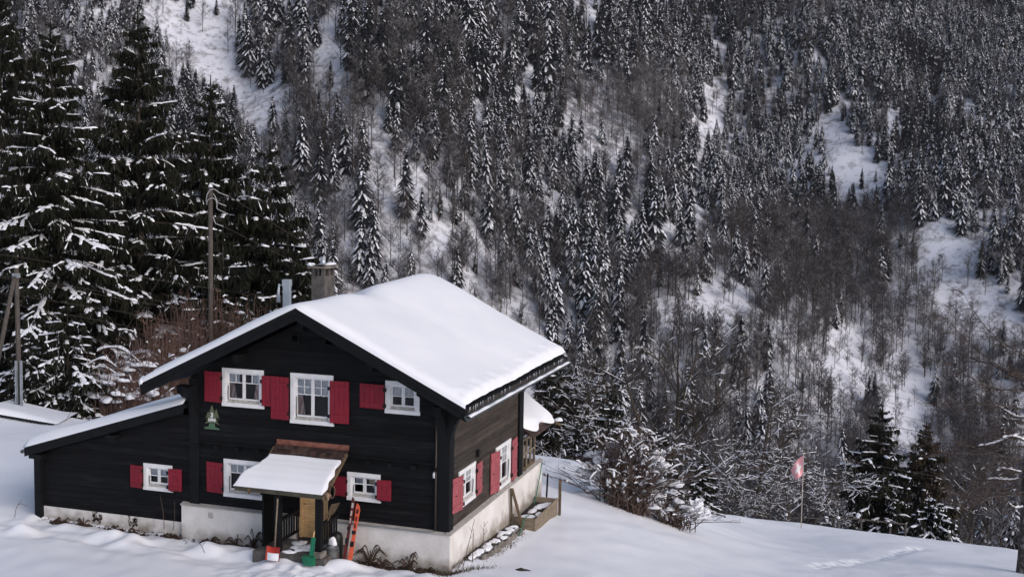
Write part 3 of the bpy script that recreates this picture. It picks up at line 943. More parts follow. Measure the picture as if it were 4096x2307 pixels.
b = MB(); b.tube([(-4.36, .07, .35), (-4.36, .03, .36), (-4.28, .03, .36)], .012, 6); b.build('handle', 'iron', door)
# posts, rails, stone block
for px in (-4.475, -3.235):
    b = MB(); b.box(px-.085, px+.085, -1.30, -1.13, -.638 if px < -4 else -.50, 1.10); b.build('porch_post', 'trim_black', house)
b = MB(); b.box(-3.36, -3.08, -1.42, -1.08, -.66, -.502); b.build('post_block', 'stone', house)
for px in (-4.475, -3.235):
    b = MB(); b.box(px-.05, px+.05, -1.128, -.105, .16, .23); b.box(px-.03, px+.03, -1.128, -.105, -.42, -.36)
    for k in range(7):
        y = -1.05+k*.14; b.box(px-.018, px+.018, y, y+.045, -.36, .16)
    b.build('railing', 'trim_black', house)
b = MB(); b.prism([(-5.10, -1.0, -.638), (-5.10, -.103, -.638), (-5.10, -.103, 1.80), (-5.10, -1.0, 1.22)], (.06, 0, 0)); b.build('windbreak', 'wood_black', house)
# awning roof: copper flashing, tiles, snow, beam
def AW(x, t, h):
    """t=0 at the wall, 1 at the eave; h above the tile plane"""
    y = -.02-1.42*t; z = 2.03-.93*t
    return (x, y+h*.52, z+h*.85)
AX0, AX1 = -5.22, -2.95
b = MB()
nrow = 11
for r in range(nrow):
    for k in range(15):
        x0 = AX0+(AX1-AX0)*k/15; x1 = AX0+(AX1-AX0)*(k+1)/15
        t0, t1 = r/nrow, (r+1.12)/nrow
        if t1 > 1: t1 = 1
        b.hexa([AW(x0, t1, 0), AW(x1-.004, t1, 0), AW(x1-.004, t0, -.03), AW(x0, t0, -.03), AW(x0, t1, .03), AW(x1-.004, t1, .03), AW(x1-.004, t0, -.005), AW(x0, t0, -.005)])
awn = b.build('porch_roof', 'tiles', house)
b = MB()
b.hexa([AW(AX0+.02, .02, .012), AW(AX1, .02, .012), (AX1, -.008, 2.02), (AX0+.02, -.008, 2.02), AW(AX0+.02, .0, .05), AW(AX1, .0, .05), (AX1, -.006, 2.16), (AX0+.02, -.006, 2.16)])
b.build('flashing', 'copper', awn)
for x in (AX1-.03, AX0+.0):
    b = MB(); b.bar(AW(x, -.0, -.12), AW(x, 1.0, -.12), .05, .12); b.build('rafter', 'wood_old', awn)
b = MB(); b.bar((-5.68, -1.43, 1.06), (-2.93, -1.43, 1.06), .06, .12); b.build('eave_board', mat('mossy_board', (.075, .07, .05), .85, var=.4, scale=6), awn)


def awsnow(u, v):
    t0 = .28
    t = t0+(1.03-t0)*v
    left = AX0-.22*float(sstep(.25, .75, t))-.26*float(sstep(.58, .90, t))
    x = left+(AX1-.05-left)*u
    e = max(0, min(1, (t-t0)/.05, (1.03-t)/.10, (x-left)/.07, (AX1-.05-x)/.13)); e = math.sqrt(1-(1-e)**2)
    th = (.05+.12*float(sstep(t0, .8, t)))+.005*math.sin(t*42)+.01*math.sin(x*4)
    if u == 0 or u == 1: x += .03*math.sin(t*23)
    return AW(x, t, .05+th*e)


b = MB(); b.grid(awsnow, 60, 60); b.build('snow_layer', 'snow', awn)

# ---- glazed porch at the back, with tiled roof
b = MB()
b.box(-1.6, .02, 6.95, 8.45, -.03, .14, 1)
for y in (6.95, 7.42, 7.9, 8.38):
    b.box(-.04, .02, y, y+.06, .14, 1.05)
b.box(-.04, .02, 6.95, 8.44, 1.05, 1.12); b.box(-.04, .015, 6.95, 8.44, .55, .59)
for y in (8.38,):
    b.box(-1.6, -.04, y, y+.06, 1.0, 1.1); b.box(-.8, -.74, y, y+.06, .14, 1.05)
gp = b.build('glazed_porch', ['wood_plank', 'wood_old'], house)
b = MB(); b.poly([(-.01, 6.98, .14), (-.01, 8.4, .14), (-.01, 8.4, 1.06), (-.01, 6.98, 1.06)]); b.build('pane', 'glass', gp)
b = MB(); b.box(-1.5, -.4, 7.0, 8.3, .14, .3); b.box(-.5, -.2, 7.6, 7.9, .3, .7, 1); b.build('porch_clutter', ['room', 'pine'], gp)


def BP(x, y, h):
    return (x, y, 1.28+(.36-x)*.72+h)


b = MB()
for r in range(9):
    for k in range(13):
        y0 = 6.85+k*.215; x1 = .40-r*.15; x0 = x1-.17
        b.hexa([BP(x0, y0, -.05), BP(x1, y0, -.03), BP(x1, y0+.2, -.03), BP(x0, y0+.2, -.05), BP(x0, y0, -.02), BP(x1, y0, .025), BP(x1, y0+.2, .025), BP(x0, y0+.2, -.02)])
bpr = b.build('porch_roof', 'tiles', gp)


def bsn(u, v):
    y = 6.9+2.75*v; x = .30-1.5*u+.12*math.sin(v*9)*(u < .02)+(.0 if v > .35 else -.22*(1-v/.35)*(1-u))
    e = max(0, min(1, u/.16, v/.08, (1-v)/.12)); e = math.sqrt(1-(1-e)**2)
    return BP(x, y, .028+(.20+.03*math.sin(v*7))*e)


b = MB(); b.grid(bsn, 24, 40); b.build('snow_layer', 'snow', bpr)
b = MB(); b.bar(BP(.2, 9.72, -.1), BP(.55, 9.85, -.05), .10, .08); b.build('rafter', 'wood_old', gp)
b = MB(); b.blob(BP(.46, 9.82, .06), (.16, .13, .09), flat=.3); b.build('snow_cap', 'snow', gp)
b = MB()
b.tube([(.02, 7.05, .12), (.07, 7.12, .02), (.06, 7.25, -.02), (.03, 7.3, .08)], .012, 6); b.build('cable_loop', 'iron', gp)
b = MB(); b.box(.10, .115, 5.45, 5.78, -1.33, -1.02); b.build('cellar_hatch', mat('grey_mesh', (.10, .11, .11), .6, var=.4, scale=30), house)
b = MB(); b.box(-7.38, -7.22, -.112, -.10, -.33, -.16); b.build('wall_socket', mat('dusty_plate', (.52, .48, .45), .8, var=.3, scale=20), house)

# ================================================================== things round the house
house['label'] = 'black timber chalet with red shutters and a thick layer of snow on its roof'

# ---- fir-shaped name board
def text_mesh(txt, size, loc, mt, parent, name, sx=1.0):
    cu = bpy.data.curves.new('text', 'FONT'); cu.body = txt; cu.size = size; cu.extrude = .004; cu.align_x = 'CENTER'; cu.offset = size*.03
    to = bpy.data.objects.new('text', cu); COL.objects.link(to)
    dg = bpy.context.evaluated_depsgraph_get(); dg.update()
    me = bpy.data.meshes.new_from_object(to.evaluated_get(dg))
    bpy.data.objects.remove(to); bpy.data.curves.remove(cu)
    me.transform(Matrix.Translation(Vector(loc)) @ Matrix.Rotation(math.pi/2, 4, 'X') @ Matrix.Scale(sx, 4, (1, 0, 0)))
    me.materials.clear(); me.materials.append(M[mt]); me.name = name
    o = bpy.data.objects.new(name, me); COL.objects.link(o); o.parent = parent
    if parent.type == 'EMPTY':
        o.matrix_parent_inverse = Matrix.Translation(-Vector(parent.location))
    return o


sg = empty('name_sign', (-7.29, -.03, 2.27), 'green board cut like three fir trees reading 3 SAPINS on the black wall', 'sign')
def fir(cx, z0, z1, hw, n):
    R = []
    for k in range(n):
        zt = z1-(z1-z0)*(k+.85)/n; wd = hw*(k+1)/n
        R.append((cx+wd, zt-.02)); R.append((cx+wd*.52, zt+.01))
    pts = [(cx, z1)]+R+[(2*cx-x, z) for x, z in R[::-1]]
    return pts
b = MB()
b.prism([(x, -.012, z) for x, z in fir(-7.29, 2.43, 2.97, .235, 6)], (0, -.025, 0))
b.prism([(x, -.010, z) for x, z in fir(-7.15, 2.60, 2.87, .10, 4)], (0, -.025, 0))
b.prism([(x, -.008, z) for x, z in fir(-7.42, 2.58, 2.78, .085, 3)], (0, -.025, 0))
b.build('board', 'sign_green', sg)
b = MB(); b.prism([(x, -.014, z) for x, z in ((-7.38, 2.44), (-7.20, 2.44), (-7.19, 2.34), (-7.05, 2.31), (-7.05, 2.27), (-7.53, 2.27), (-7.53, 2.32), (-7.39, 2.35))][::-1], (0, -.026, 0)); b.build('base', 'sign_base', sg)
text_mesh('3', .19, (-7.285, -.043, 2.625), 'white_paint', sg, 'lettering')
text_mesh('SAPINS', .125, (-7.28, -.043, 2.505), 'white_paint', sg, 'lettering', .62)

b = MB(); b.lathe((-.375, -.05, 1.50), [(.055, 0), (.055, .10), (.05, .135), (.03, .16), (.005, .17)], 12)
tag(b.build('wall_lamp', 'white_paint'), 'small white lamp on the black wall near its right corner', 'lamp')


# ---- tools by the door
def ski(bot, top, wd, m1, m2, label, bent):
    bot, top = np.array(bot), np.array(top)
    root = empty('ski', bot, label, 'ski')
    d = top-bot; L = np.linalg.norm(d); d /= L
    s = np.cross(d, [0, -1, 0]); s /= np.linalg.norm(s); n = np.cross(s, d)
    if n[1] > 0: n = -n
    b = MB()
    prof = [(0, .92, 0), (.04, 1.05, .0), (.2, 1, .02), (.5, .8, .035), (.8, 1, .02), (.9, 1.1, .0), (.96, .85, .03), (1.0, .25, .08)]
    P = []
    for t, k, o in prof:
        c = bot+d*L*t+n*(o*(1 if t > .9 else -.5))
        P.append((c-s*wd*k/2, c+s*wd*k/2))
    for (a, a2), (c, c2) in zip(P[:-1], P[1:]):
        b.hexa([a-n*.01, a2-n*.01, c2-n*.01, c-n*.01, a+n*.01, a2+n*.01, c2+n*.01, c+n*.01])
    b.build('blade', m1, root)
    for t, l in ((.30, .13), (.50, .09)):
        b = MB(); c = bot+d*L*t+n*.02
        b.bar(c-d*l/2, c+d*l/2, wd*.75, .07, up=n); b.bar(c-d*l*.2+n*.03, c+d*l*.3+n*.05, wd*.4, .05, up=n)
        b.build('binding', 'black_plastic', root)
    b = MB()
    for t0, t1, k in ((.83, .955, .6), (.70, .78, .4), (.58, .66, .3)):
        p0, p1 = bot+d*L*t0+n*.008, bot+d*L*t1+n*.008
        b.bar(p0, p1, wd*k, .012, up=n)
    b.build('top_sheet', m2, root)


def hp(x, y): return (1050+x/2.638, 1750+y/2.638)


ski(at(*hp(918, 1305), 1, -.78), at(*hp(1015, 697), 1, -.12), .125, 'orange', 'ski_dark', 'orange ski leaning upright on the wall right of the porch', 1)
ski(at(*hp(862, 1280), 1, -.70), at(*hp(965, 628), 1, -.12), .095, 'ski_dark', 'white_worn', 'dark red ski leaning left of the orange one', 1)

hd0, hd1 = at(*hp(160, 640), 1, -1.50), at(*hp(130, 1150), 1, -1.52)
rs = empty('snow_shovel', hd1, 'red snow shovel with wooden handle leaning on the left porch post', 'shovel')
b = MB(); b.tube([hd0, hd1], .022, 8); b.build('handle', 'wood_plank', rs)
c0 = at(*hp(125, 1150), 1, -1.50); c1 = at(*hp(112, 1300), 1, -1.72)
b = MB(); b.grid(lambda u, v: c0+(c1-c0)*v+np.array([(u-.5)*(.40+.03*v), .0+.05*(2*u-1)**2*-1, .03*(2*u-1)**2-.0]), 8, 6); b.build('blade', 'red_plastic', rs)
b = MB(); b.grid(lambda u, v: c0+(c1-c0)*(.48+.54*v)+np.array([(u-.5)*.38, -.02-.06*math.sin(math.pi*min(1, max(0, u)))*math.sin(math.pi*(.2+.75*v)), .03]), 8, 6); b.build('snow_load', 'snow', rs)

g0, g1 = at(*hp(548, 985), 1, -1.36), at(*hp(500, 1235), 1, -1.48)
gs = empty('snow_shovel', g1, 'green plastic snow scoop leaning against the right porch post', 'shovel')
b = MB(); b.tube([g0, g1], .02, 8); b.build('handle', 'pine', gs)
b = MB()
p0, p1 = at(*hp(540, 1050), 1, -1.42), at(*hp(515, 1245), 1, -1.50)
b.bar(p0, p1, .12, .03, up=(0, -1, 0))
q0 = at(*hp(484, 1250), 1, -1.52); q1 = at(*hp(484, 1350), 1, -1.60)
xw = .155
b.hexa([q1+[-xw, 0, 0], q1+[xw*.95, 0, 0], q1+[xw*.95, .10, .02], q1+[-xw, .10, .02], q0+[-xw*1.1, -.05, 0], q0+[xw*1.0, -.05, 0], q0+[xw*1.0, .12, .0], q0+[-xw*1.1, .12, 0]])
b.build('scoop', 'green_plastic', gs)

bk = at(*hp(727, 1300), 1, -.86)
bu = empty('bucket', bk, 'grey bucket of snow standing beside the right porch post', 'bucket')
b = MB(); b.lathe(bk, [(.13, 0), (.145, .2), (.165, .38), (.175, .385), (.172, .40), (.15, .395), (.14, .3)], 18); b.build('pail', 'grey_plastic', bu)
b = MB(); b.blob(bk+[0, 0, .34], (.14, .14, .06), jit=.08); b.build('snow_load', 'snow', bu)
b = MB(); b.tube([bk+np.array([.17*math.cos(a), .02+.05*math.sin(a), .36-.2*math.sin(a)]) for a in np.linspace(0, math.pi, 9)], .007, 5); b.build('handle', 'iron', bu)
bn = at(*hp(785, 1290), 1, -.42); bn[2] = -.98
b = MB(); b.lathe(bn, [(.15, 0), (.165, .5), (.165, .62), (.14, .73), (.08, .79), (.01, .805)], 16)
tag(b.build('plastic_bin', 'black_plastic'), 'black rounded bin by the plinth behind the grey bucket', 'bin')
c = at(*hp(740, 1150), 1, -.66)
b = MB(); b.blob(c+[0, 0, .12], (.12, .10, .13), jit=.2); b.blob(c+[.02, .02, -.1], (.13, .11, .2), jit=.15, mi=1)
tag(b.build('sack', ['snow', 'grey_plastic']), 'snow topped grey sack between the bucket and the black bin', 'sack')

pd0, pd1 = at(*hp(775, 690), 1, -.62), at(*hp(722, 800), 1, -.72)
pd = empty('wooden_paddle', pd1, 'flat wooden paddle leaning on the porch railing', 'paddle')
ax = (pd0-pd1); sx = np.array([.92, .05, .28])*.13
b = MB(); b.prism([pd1-sx*.9, pd1-ax*.15-sx*.4, pd1-ax*.15+sx*.4, pd1+sx*.9, pd0+sx, pd0-sx], (0, -.03, 0)); b.build('blade', 'wood_old', pd)
b = MB(); b.tube([pd1-ax*.14, pd1-ax*1.0], .02, 6); b.build('handle', 'wood_old', pd)

rc = at(*hp(735, 572), 1, -1.28)
b = MB(); b.tube([rc+np.array([.075*math.cos(a), .03*math.sin(a), .155*math.sin(a)]) for a in np.linspace(0, 2*math.pi, 22)], .022, 6)
tag(b.build('wicker_hoop', 'wicker'), 'oval wicker hoop hanging under the porch roof corner', 'hoop')
c = at(*hp(690, 610), 1, -1.40)
b = MB()
b.blob(c, (.06, .05, .075), jit=.1)
b.tube([c+[-.02, 0, .05], c+[-.10, -.01, .02], c+[-.14, -.01, .05]], [.02, .015, .006], 6)
b.tube([c+[.02, 0, .05], c+[.09, -.01, .02], c+[.10, -.01, -.06]], [.02, .015, .006], 6)
b.tube([c+[0, 0, -.06], c+[.01, -.01, -.13]], [.035, .018], 6)
tag(b.build('skull', 'bone'), 'small horned animal skull hung on the porch eave', 'skull')


# ---- raised bed, stakes, hose, edging at the right side
bed = empty('raised_bed', (.5, 6.8, -1.5), 'open plank raised bed with snowy soil beside the plinth', 'planter')
b = MB()
b.box(.12, .90, 5.40, 5.44, -1.48, -1.02); b.box(.90, .94, 5.38, 8.12, -1.62, -1.04); b.box(.13, .90, 8.05, 8.09, -1.6, -1.06)
b.build('side_boards', 'wood_plank', bed)
b = MB(); b.box(.13, .89, 5.45, 8.04, -1.5, -1.24)
b.build('soil', 'earth', bed)
b = MB()
rr = random.Random(3)
for k in range(9): b.blob((rr.uniform(.3, .75), rr.uniform(5.7, 7.9), -1.235), (rr.uniform(.1, .22), rr.uniform(.15, .35), .05), flat=.2, rnd=rr)
b.build('snow_patches', 'snow', bed)


def post(a, c, wd, mt, label, cat='post', top=None):
    b = MB(); b.bar(a, c, wd, wd)
    return tag(b.build('wooden_stake', mt), label, cat)


post((1.0, 8.16, -1.75), (1.0, 8.16, -.44), .085, 'wood_old', 'upright square post at the far outer corner of the raised bed')
post((.50, 8.2, -1.7), (.55, 8.2, -.27), .05, 'trim_black', 'thin dark stake standing behind the raised bed')
tp = at(*(1950+195/2.0725, 1550+838/2.0725), 0, .19)
post((.17, 5.33, -1.15), tp+[-.02, .06, -.0], .06, 'wood_old', 'short stake leaning straight up against the white plinth')
post((.60, 5.28, -1.45), tp+[.03, 0, .02], .075, 'wood_old', 'longer stake slanting across the front of the raised bed')
hsx = lambda x, y, X: at(1950+x/2.0725, 1550+y/2.0725, 0, X)
hpts = [hsx(453, 612, .13), hsx(446, 660, .15), hsx(430, 750, .16), hsx(405, 880, .17), hsx(380, 990, .22), hsx(352, 1052, .42), hsx(318, 1068, .62), hsx(300, 1110, .66), hsx(285, 1165, .66), hsx(262, 1225, .68)]
b = MB(); b.tube(hpts, .017, 6)
tag(b.build('garden_hose', 'hose'), 'green garden hose hanging down the white plinth into the raised bed', 'hose')

hk = lambda x, y, X: at(1650+x/4.065, 1950+y/4.065, 0, X)
e0, e1 = np.array([.52, 1.30, -1.12]), np.array([.56, 5.1, -1.34])
for k in range(7):
    t0, t1 = k/7, (k+1)/7
    p, q = e0+(e1-e0)*t0, e0+(e1-e0)*t1
    rr = random.Random(k+40)
    b = MB(); c = (p+q)/2; L = np.linalg.norm(q-p)/2
    b.blob(c+[rr.uniform(-.04, .04), 0, -.10], (.13, L*1.12, .20), jit=.09, rnd=rr)
    tag(b.build('edging_stone', 'stone'), 'rough grey stone in the edging of the narrow bed along the plinth', 'stone', 'stones edging the bed along the right plinth')
b = MB()
rr = random.Random(9)
b.grid(lambda u, v: (.08+.36*u, 1.0+4.4*v, -.99-.27*v+.04*math.sin(v*31)*u), 6, 40)
ebed = tag(b.build('bed_soil', 'earth'), kind='structure')
b = MB()
for k in range(15):
    v = k/15; y = 1.1+4.1*v+rr.uniform(-.1, .1)
    b.blob((rr.uniform(.26, .46), y, -.98-.27*v), (rr.uniform(.08, .18), rr.uniform(.12, .24), .045), flat=.2, rnd=rr)
tag(b.build('snow_patches', 'snow'), kind='structure')


# ---- dead ferns, stems, grass
def frond(b, p, d, L, h, rnd, wd=.10, mi=0):
    p = np.array(p, float); n = 9; pts = []
    for i in range(n):
        t = i/(n-1)
        pts.append(p+np.array([d[0]*L*t, d[1]*L*t, h*math.sin(min(1, t*1.15)*2.35)]))
    b.tube(pts, [.014*(1-.7*i/(n-1)) for i in range(n)], 4, mi, cap=False)
    for i in range(1, n-1):
        for s in (-1, 1):
            for q in range(2):
                c = pts[i]*(1-q*.5)+pts[i+1]*(q*.5)
                w = wd*(1.1-i/(n))*rnd.uniform(.5, 1.2)
                side = np.array([-d[1], d[0], 0])*s
                e = c+side*w+np.array([d[0]*w*.3, d[1]*w*.3, -w*rnd.uniform(.6, 1.6)])
                k = np.array([d[0], d[1], 0])*.03
                b.poly([c-k*.5, c+k*.5, e+k*.2], mi)


def fern(x, y, n, L, h, label, seed):
    rnd = random.Random(seed); z = gz(x, y)-.02
    b = MB()
    for k in range(n):
        a = rnd.uniform(0, 6.28); l = L*rnd.uniform(.5, 1)
        frond(b, (x+rnd.uniform(-.06, .06), y+rnd.uniform(-.04, .04), z), (math.cos(a), math.sin(a)*.55), l, h*rnd.uniform(.5, 1.05), rnd)
    for k in range(6):
        b.blob((x+rnd.uniform(-.3, .3), y+rnd.uniform(-.12, .08), z+.02), (rnd.uniform(.06, .14), .05, .05), jit=.4, rnd=rnd)
    return tag(b.build('dead_fern', 'fern'), label, 'fern')


fern(-2.15, -.36, 11, .62, .62, 'tall drooping brown fern on the plinth just right of the skis', 1)
fern(-1.75, -.42, 7, .5, .28, 'low tangle of brown fern between two taller drooping ferns', 2)
fern(-.95, -.42, 9, .55, .50, 'arching brown fern in front of the plinth near the right corner', 3)
fern(-5.75, -.36, 11, .5, .52, 'shaggy brown fern on the plinth below the hidden shutter', 4)
fern(-6.35, -.34, 7, .45, .34, 'brown fern left of the shaggy one under the lower window', 5)
fern(-7.15, -.34, 6, .42, .26, 'small brown fern under the left edge of the lower window', 6)
fern(-8.55, -.22, 7, .4, .16, 'flat brown fern where lean-to and main plinth meet', 7)
fern(-11.6, -.2, 5, .45, .33, 'tallest arched fern against the lean-to plinth', 8)
fern(-12.4, -.2, 5, .42, .24, 'arched fern near the left end of the lean-to plinth', 9)
fern(-9.75, -.2, 5, .38, .24, 'arched fern under the lean-to window', 10)
fern(-10.5, -.2, 4, .32, .2, 'small arched fern in the middle of the lean-to plinth', 11)
fern(-5.05, -.55, 8, .42, .24, 'brown leaf clump at the left corner of the porch floor', 12)
fern(-.35, -.55, 6, .35, .2, 'dark leaf clump in the snow at the right house corner', 13)


def stem(p, q, bend, label, r=.008, br=0):
    p, q = np.array(p, float), np.array(q, float); b = MB()
    pts = [p+(q-p)*t+np.array(bend)*math.sin(math.pi*t) for t in np.linspace(0, 1, 7)]
    b.tube(pts, [r*(1.2-.6*t) for t in np.linspace(0, 1, 7)], 4, cap=False)
    for k in range(br):
        c = pts[3+k % 3]; b.tube([c, c+np.array([.12*(-1)**k, .02, .16])], [r*.7, r*.3], 4, cap=False)
    tag(b.build('dry_stem', 'twig_brown'), label, 'stem')


stem((.35, .25, -1.05), (.30, 1.35, .05), (0, .1, .1), 'long bent bare stem before the right side of the plinth', .010, 2)
stem((.40, .95, -1.1), (.40, .97, -.12), (0, 0, 0), 'straight thin stem before the right side of the plinth', .012)
stem((.25, 2.2, -1.1), (.22, 2.45, -.35), (0, .03, 0), 'seeded dry stem by the dark grass tuft', .010, 3)
stem((-8.9, -.06, -.85), (-9.0, -.1, .15), (.03, 0, 0), 'thin dry stem climbing the lean-to wall below its window', .010)
stem((-8.6, -.06, -.85), (-8.52, -.1, .05), (.03, 0, 0), 'second thin dry stem right of the one under the lean-to window', .009)
stem((-6.6, -1.5, -.85), (-6.85, -1.4, -.6), (0, 0, .03), 'short twig poking out of the snow before the house', .010, 1)
stem((.75, 8.35, -1.6), (.95, 8.5, -.75), (.03, 0, 0), 'fine twig behind the raised bed', .008, 2)
stem((-13.9, -.5, -.9), (-13.55, -.35, -.55), (-.1, 0, .22), 'hooped twig at the left corner of the lean-to', .010, 1)

b = MB(); rr = random.Random(12)
for k in range(1500):
    if k < 700:
        x = rr.gauss(-.1, .55); y = -.42+rr.gauss(0, .14)
        if x > .25: y += (x-.25)*1.2
    elif k < 1150:
        y = rr.uniform(.0, 5.2); x = .16+rr.gauss(0, .06)
    else:
        y = rr.uniform(1.0, 5.0); x = .72+rr.gauss(0, .06)
    z = gz(x, y) if k < 700 else -.98-.07*y
    if k >= 1150: z -= .15
    h = rr.uniform(.05, .17)*(1.4 if 700 <= k < 1150 and 1.9 < y < 3.6 else 1); a = rr.uniform(0, 6.28)
    e = np.array([math.cos(a), math.sin(a), 0])*h*.7
    b.poly([(x-.008, y, z), (x+.008, y, z), (x+e[0], y+e[1], z+h)], 0 if rr.random() < .6 else 1)
tag(b.build('dry_grass', ['grass_dry', 'fern']), kind='stuff')
b = MB()     # brown leaf litter along the foot of the front walls
for k in range(900):
    x = rr.uniform(-13.2, -.1)
    if -5.1 < x < -3.0: continue
    y = -.22+rr.gauss(0, .10)+(0 if x > -8.3 else .1); z = gz(x, y)+.015
    s = rr.uniform(.015, .05); a = rr.uniform(0, 6.28)
    b.poly([(x+s*math.cos(a), y+s*math.sin(a), z+rr.uniform(0, .04)), (x+s*math.cos(a+2), y+s*math.sin(a+2), z+rr.uniform(0, .05)), (x+s*math.cos(a+4), y+s*math.sin(a+4), z+rr.uniform(0, .03))])
tag(b.build('leaf_litter', 'fern'), kind='stuff')


def creeper(x0, x1, y, z0, z1, n, label, seed):
    rnd = random.Random(seed); b = MB()
    for k in range(n):
        x = rnd.uniform(x0, x1); z = z0
        pts = [np.array([x, y, z])]
        while z < z0+(z1-z0)*rnd.uniform(.5, 1):
            z += .07; x += rnd.gauss(0, .035); pts.append(np.array([x, y-.004, z]))
        if len(pts) > 1: b.tube(pts, .008, 4, cap=False)
        for p in pts:
            for q in range(2):
                s = rnd.uniform(.015, .035); dx, dz = rnd.gauss(0, .03), rnd.gauss(0, .03)
                b.poly([(p[0]+dx, y-.012, p[2]+dz-s), (p[0]+dx+s, y-.012, p[2]+dz), (p[0]+dx, y-.012, p[2]+dz+s), (p[0]+dx-s, y-.012, p[2]+dz)])
    tag(b.build('creeper', 'fern'), label, 'creeper')


creeper(-11.5, -10.9, .028, -.9, -.60, 6, 'sparse dark creeper on the left half of the lean-to plinth', 1)
creeper(-10.4, -9.9, .028, -.9, -.62, 5, 'sparse dark creeper on the middle of the lean-to plinth', 2)
creeper(-5.45, -5.3, -.108, -.9, -.05, 2, 'thin creeper climbing the plinth left of the porch', 3)
b = MB(); b.blob((1.9, .72, gz(1.9, .72)-.0), (.22, .10, .045), jit=.25)
tag(b.build('fallen_log_end', 'earth'), 'dark log end half buried in snow near the right house corner', 'log')

# ---- flagpole
fb = dep(3205, 2092, 54.0); ft = dep(3215, 1803, 54.0); fb[2] = gz(fb[0], fb[1])-.3
fp = empty('flagpole', fb, 'slim pale flagpole with a faded red flag bearing a white cross', 'flagpole')
b = MB(); b.tube([fb, ft], [.026, .018], 8); b.build('pole', mat('pale_flagpole', (.55, .48, .42), .6, var=.25, scale=6), fp)
F0, F1 = dep(3000+384/1.798, 1500+572/1.798, 54.0), dep(3000+380/1.798, 1500+708/1.798, 54.0)
F2 = dep(3000+290/1.798, 1500+680/1.798, 54.3); F3 = dep(3000+333/1.798, 1500+756/1.798, 53.9)
def flag(u, v):
    a = F0+(F1-F0)*v; c = F2+(F3-F2)*v
    p = a+(c-a)*u
    return p+np.array(list(HF)+[0])*(.10*math.sin(u*6+v*1.2)*u)+np.array([0, 0, .10*math.sin(u*3.14)*(1-v)-.02*math.sin(u*7)])
b = MB(); n = 32
for j in range(n):
    for i in range(n):
        u0, v0 = i/n, j/n; cu, cv = (u0+.5/n-.5), (v0+.5/n-.5)
        cross = (abs(cu) < .0985 and abs(cv) < .315) or (abs(cv) < .0985 and abs(cu) < .315)
        b.add([flag(u0, v0), flag(u0+1/n, v0), flag(u0+1/n, v0+1/n), flag(u0, v0+1/n)], [(0, 1, 2, 3)], 1 if cross else 0, True)
b.build('flag', ['flag_red', 'flag_white'], fp)

# ---- fence beyond the shoulder
fence = empty('fence', dep(3445, 2112, 59), 'weathered rail fence half sunk beyond the snowy shoulder', 'fence')
tops = []
for (u, v0, v1, snowy) in ((3145, 2058, 2090, 1), (3353, 2070, 2118, 1), (3445, 2074, 2132, 0), (3561, 2100, 2150, 1), (3623, 2094, 2152, 0), (3797, 2126, 2180, 1), (4022, 2157, 2210, 1)):
    d = 57.5
    t, bt = dep(u, v0, d), dep(u-1, v1, d)
    b = MB(); b.tube([[bt[0], bt[1], t[2]-1.6], t], .055, 7)
    p = b.build('post', 'wood_pole', fence); tops.append(t)
    if snowy:
        b = MB(); b.blob(t+[0, 0, .02], (.09, .09, .08), jit=.05); b.build('snow_cap', 'snow', p)
b = MB(); b.bar(tops[0]-[0, 0, .15], tops[2]-[0, 0, .0], .03, .045); b.bar(tops[2]-[0, 0, .02], tops[4]-[0, 0, .02], .04, .06); b.build('rail', 'wood_pole', fence)

# ---- snow covered shed roof on the far left
def on_ground(u, v, lift=0.0):
    for d in np.arange(26, 60, .1):
        p = dep(u, v, d)
        if p[2] < gz(p[0], p[1])+lift: return p
    return dep(u, v, 48.0)


s0, s1 = on_ground(-60, 1650, .10), on_ground(225, 1699, .02)
sh = empty('shed_roof', s1, 'low corrugated roof edge sticking out of the snow at the far left', 'roof')
bk2 = np.array([-1.0, 2.4, .0])
b = MB()
n = 60
b.grid(lambda u, v: s0+(s1-s0)*u*.96+bk2*.05*v+np.array([0, 0, .022*math.sin(u*n*2)]), n*4, 1)
b.grid(lambda u, v: s0+(s1-s0)*u*.96+np.array([0, .01, -.05*v+.022*math.sin(u*n*2)]), n*4, 1)
b.build('corrugated_sheet', 'iron', sh)
b = MB()
def shs(u, v):
    e = max(0, min(1, v/.18)); e = math.sqrt(1-(1-e)**2)
    return s0+(s1-s0)*u*(1.0+.04*v)+bk2*v*1.05+np.array([0, .02, .03+(.20+.05*math.sin(u*4+1)-.25*v)*e*min(1, max(0, 1-u)*4)**.6])
b.grid(shs, 40, 20); b.build('snow_layer', 'snow', sh)

# ---- poles and cables
pc0, pc1 = dep(842, 1420, 54), dep(842, 748, 54)
pole = empty('utility_pole', pc0, 'tall grey wooden pole with bent service cables behind the chalet', 'pole')
b = MB(); b.tube([[pc0[0], pc0[1], pc0[2]-1.5], pc1], [.135, .105], 12); b.build('shaft', 'wood_pole', pole)
b = MB(); b.lathe(pc1, [(.11, -.01), (.105, .04), (.06, .12), (.01, .15)], 10); b.build('snow_cap', 'snow', pole)
hu = lambda x, y, d=53.8: dep(770+x/4.835, 700+y/4.835, d)
for pts in ([(260, 520), (280, 380), (330, 300), (400, 270), (450, 290), (510, 340), (600, 375), (700, 412)], [(400, 360), (440, 420), (480, 520), (520, 550), (650, 597)],
            [(265, 560), (300, 480), (390, 440), (450, 480), (475, 560), (470, 640), (500, 670), (590, 710), (690, 757)], [(400, 800), (420, 880), (450, 940), (530, 970), (600, 995)]):
    b = MB(); b.tube([hu(x, y) for x, y in pts], .022, 6); b.build('service_cable', 'cable_light', pole)
pl0, pl1 = dep(80, 1640, 48.5), dep(65, 1070, 48.5)
pole2 = empty('utility_pole', pl0, 'pole with a leaning brace and metal foot at the left edge', 'pole')
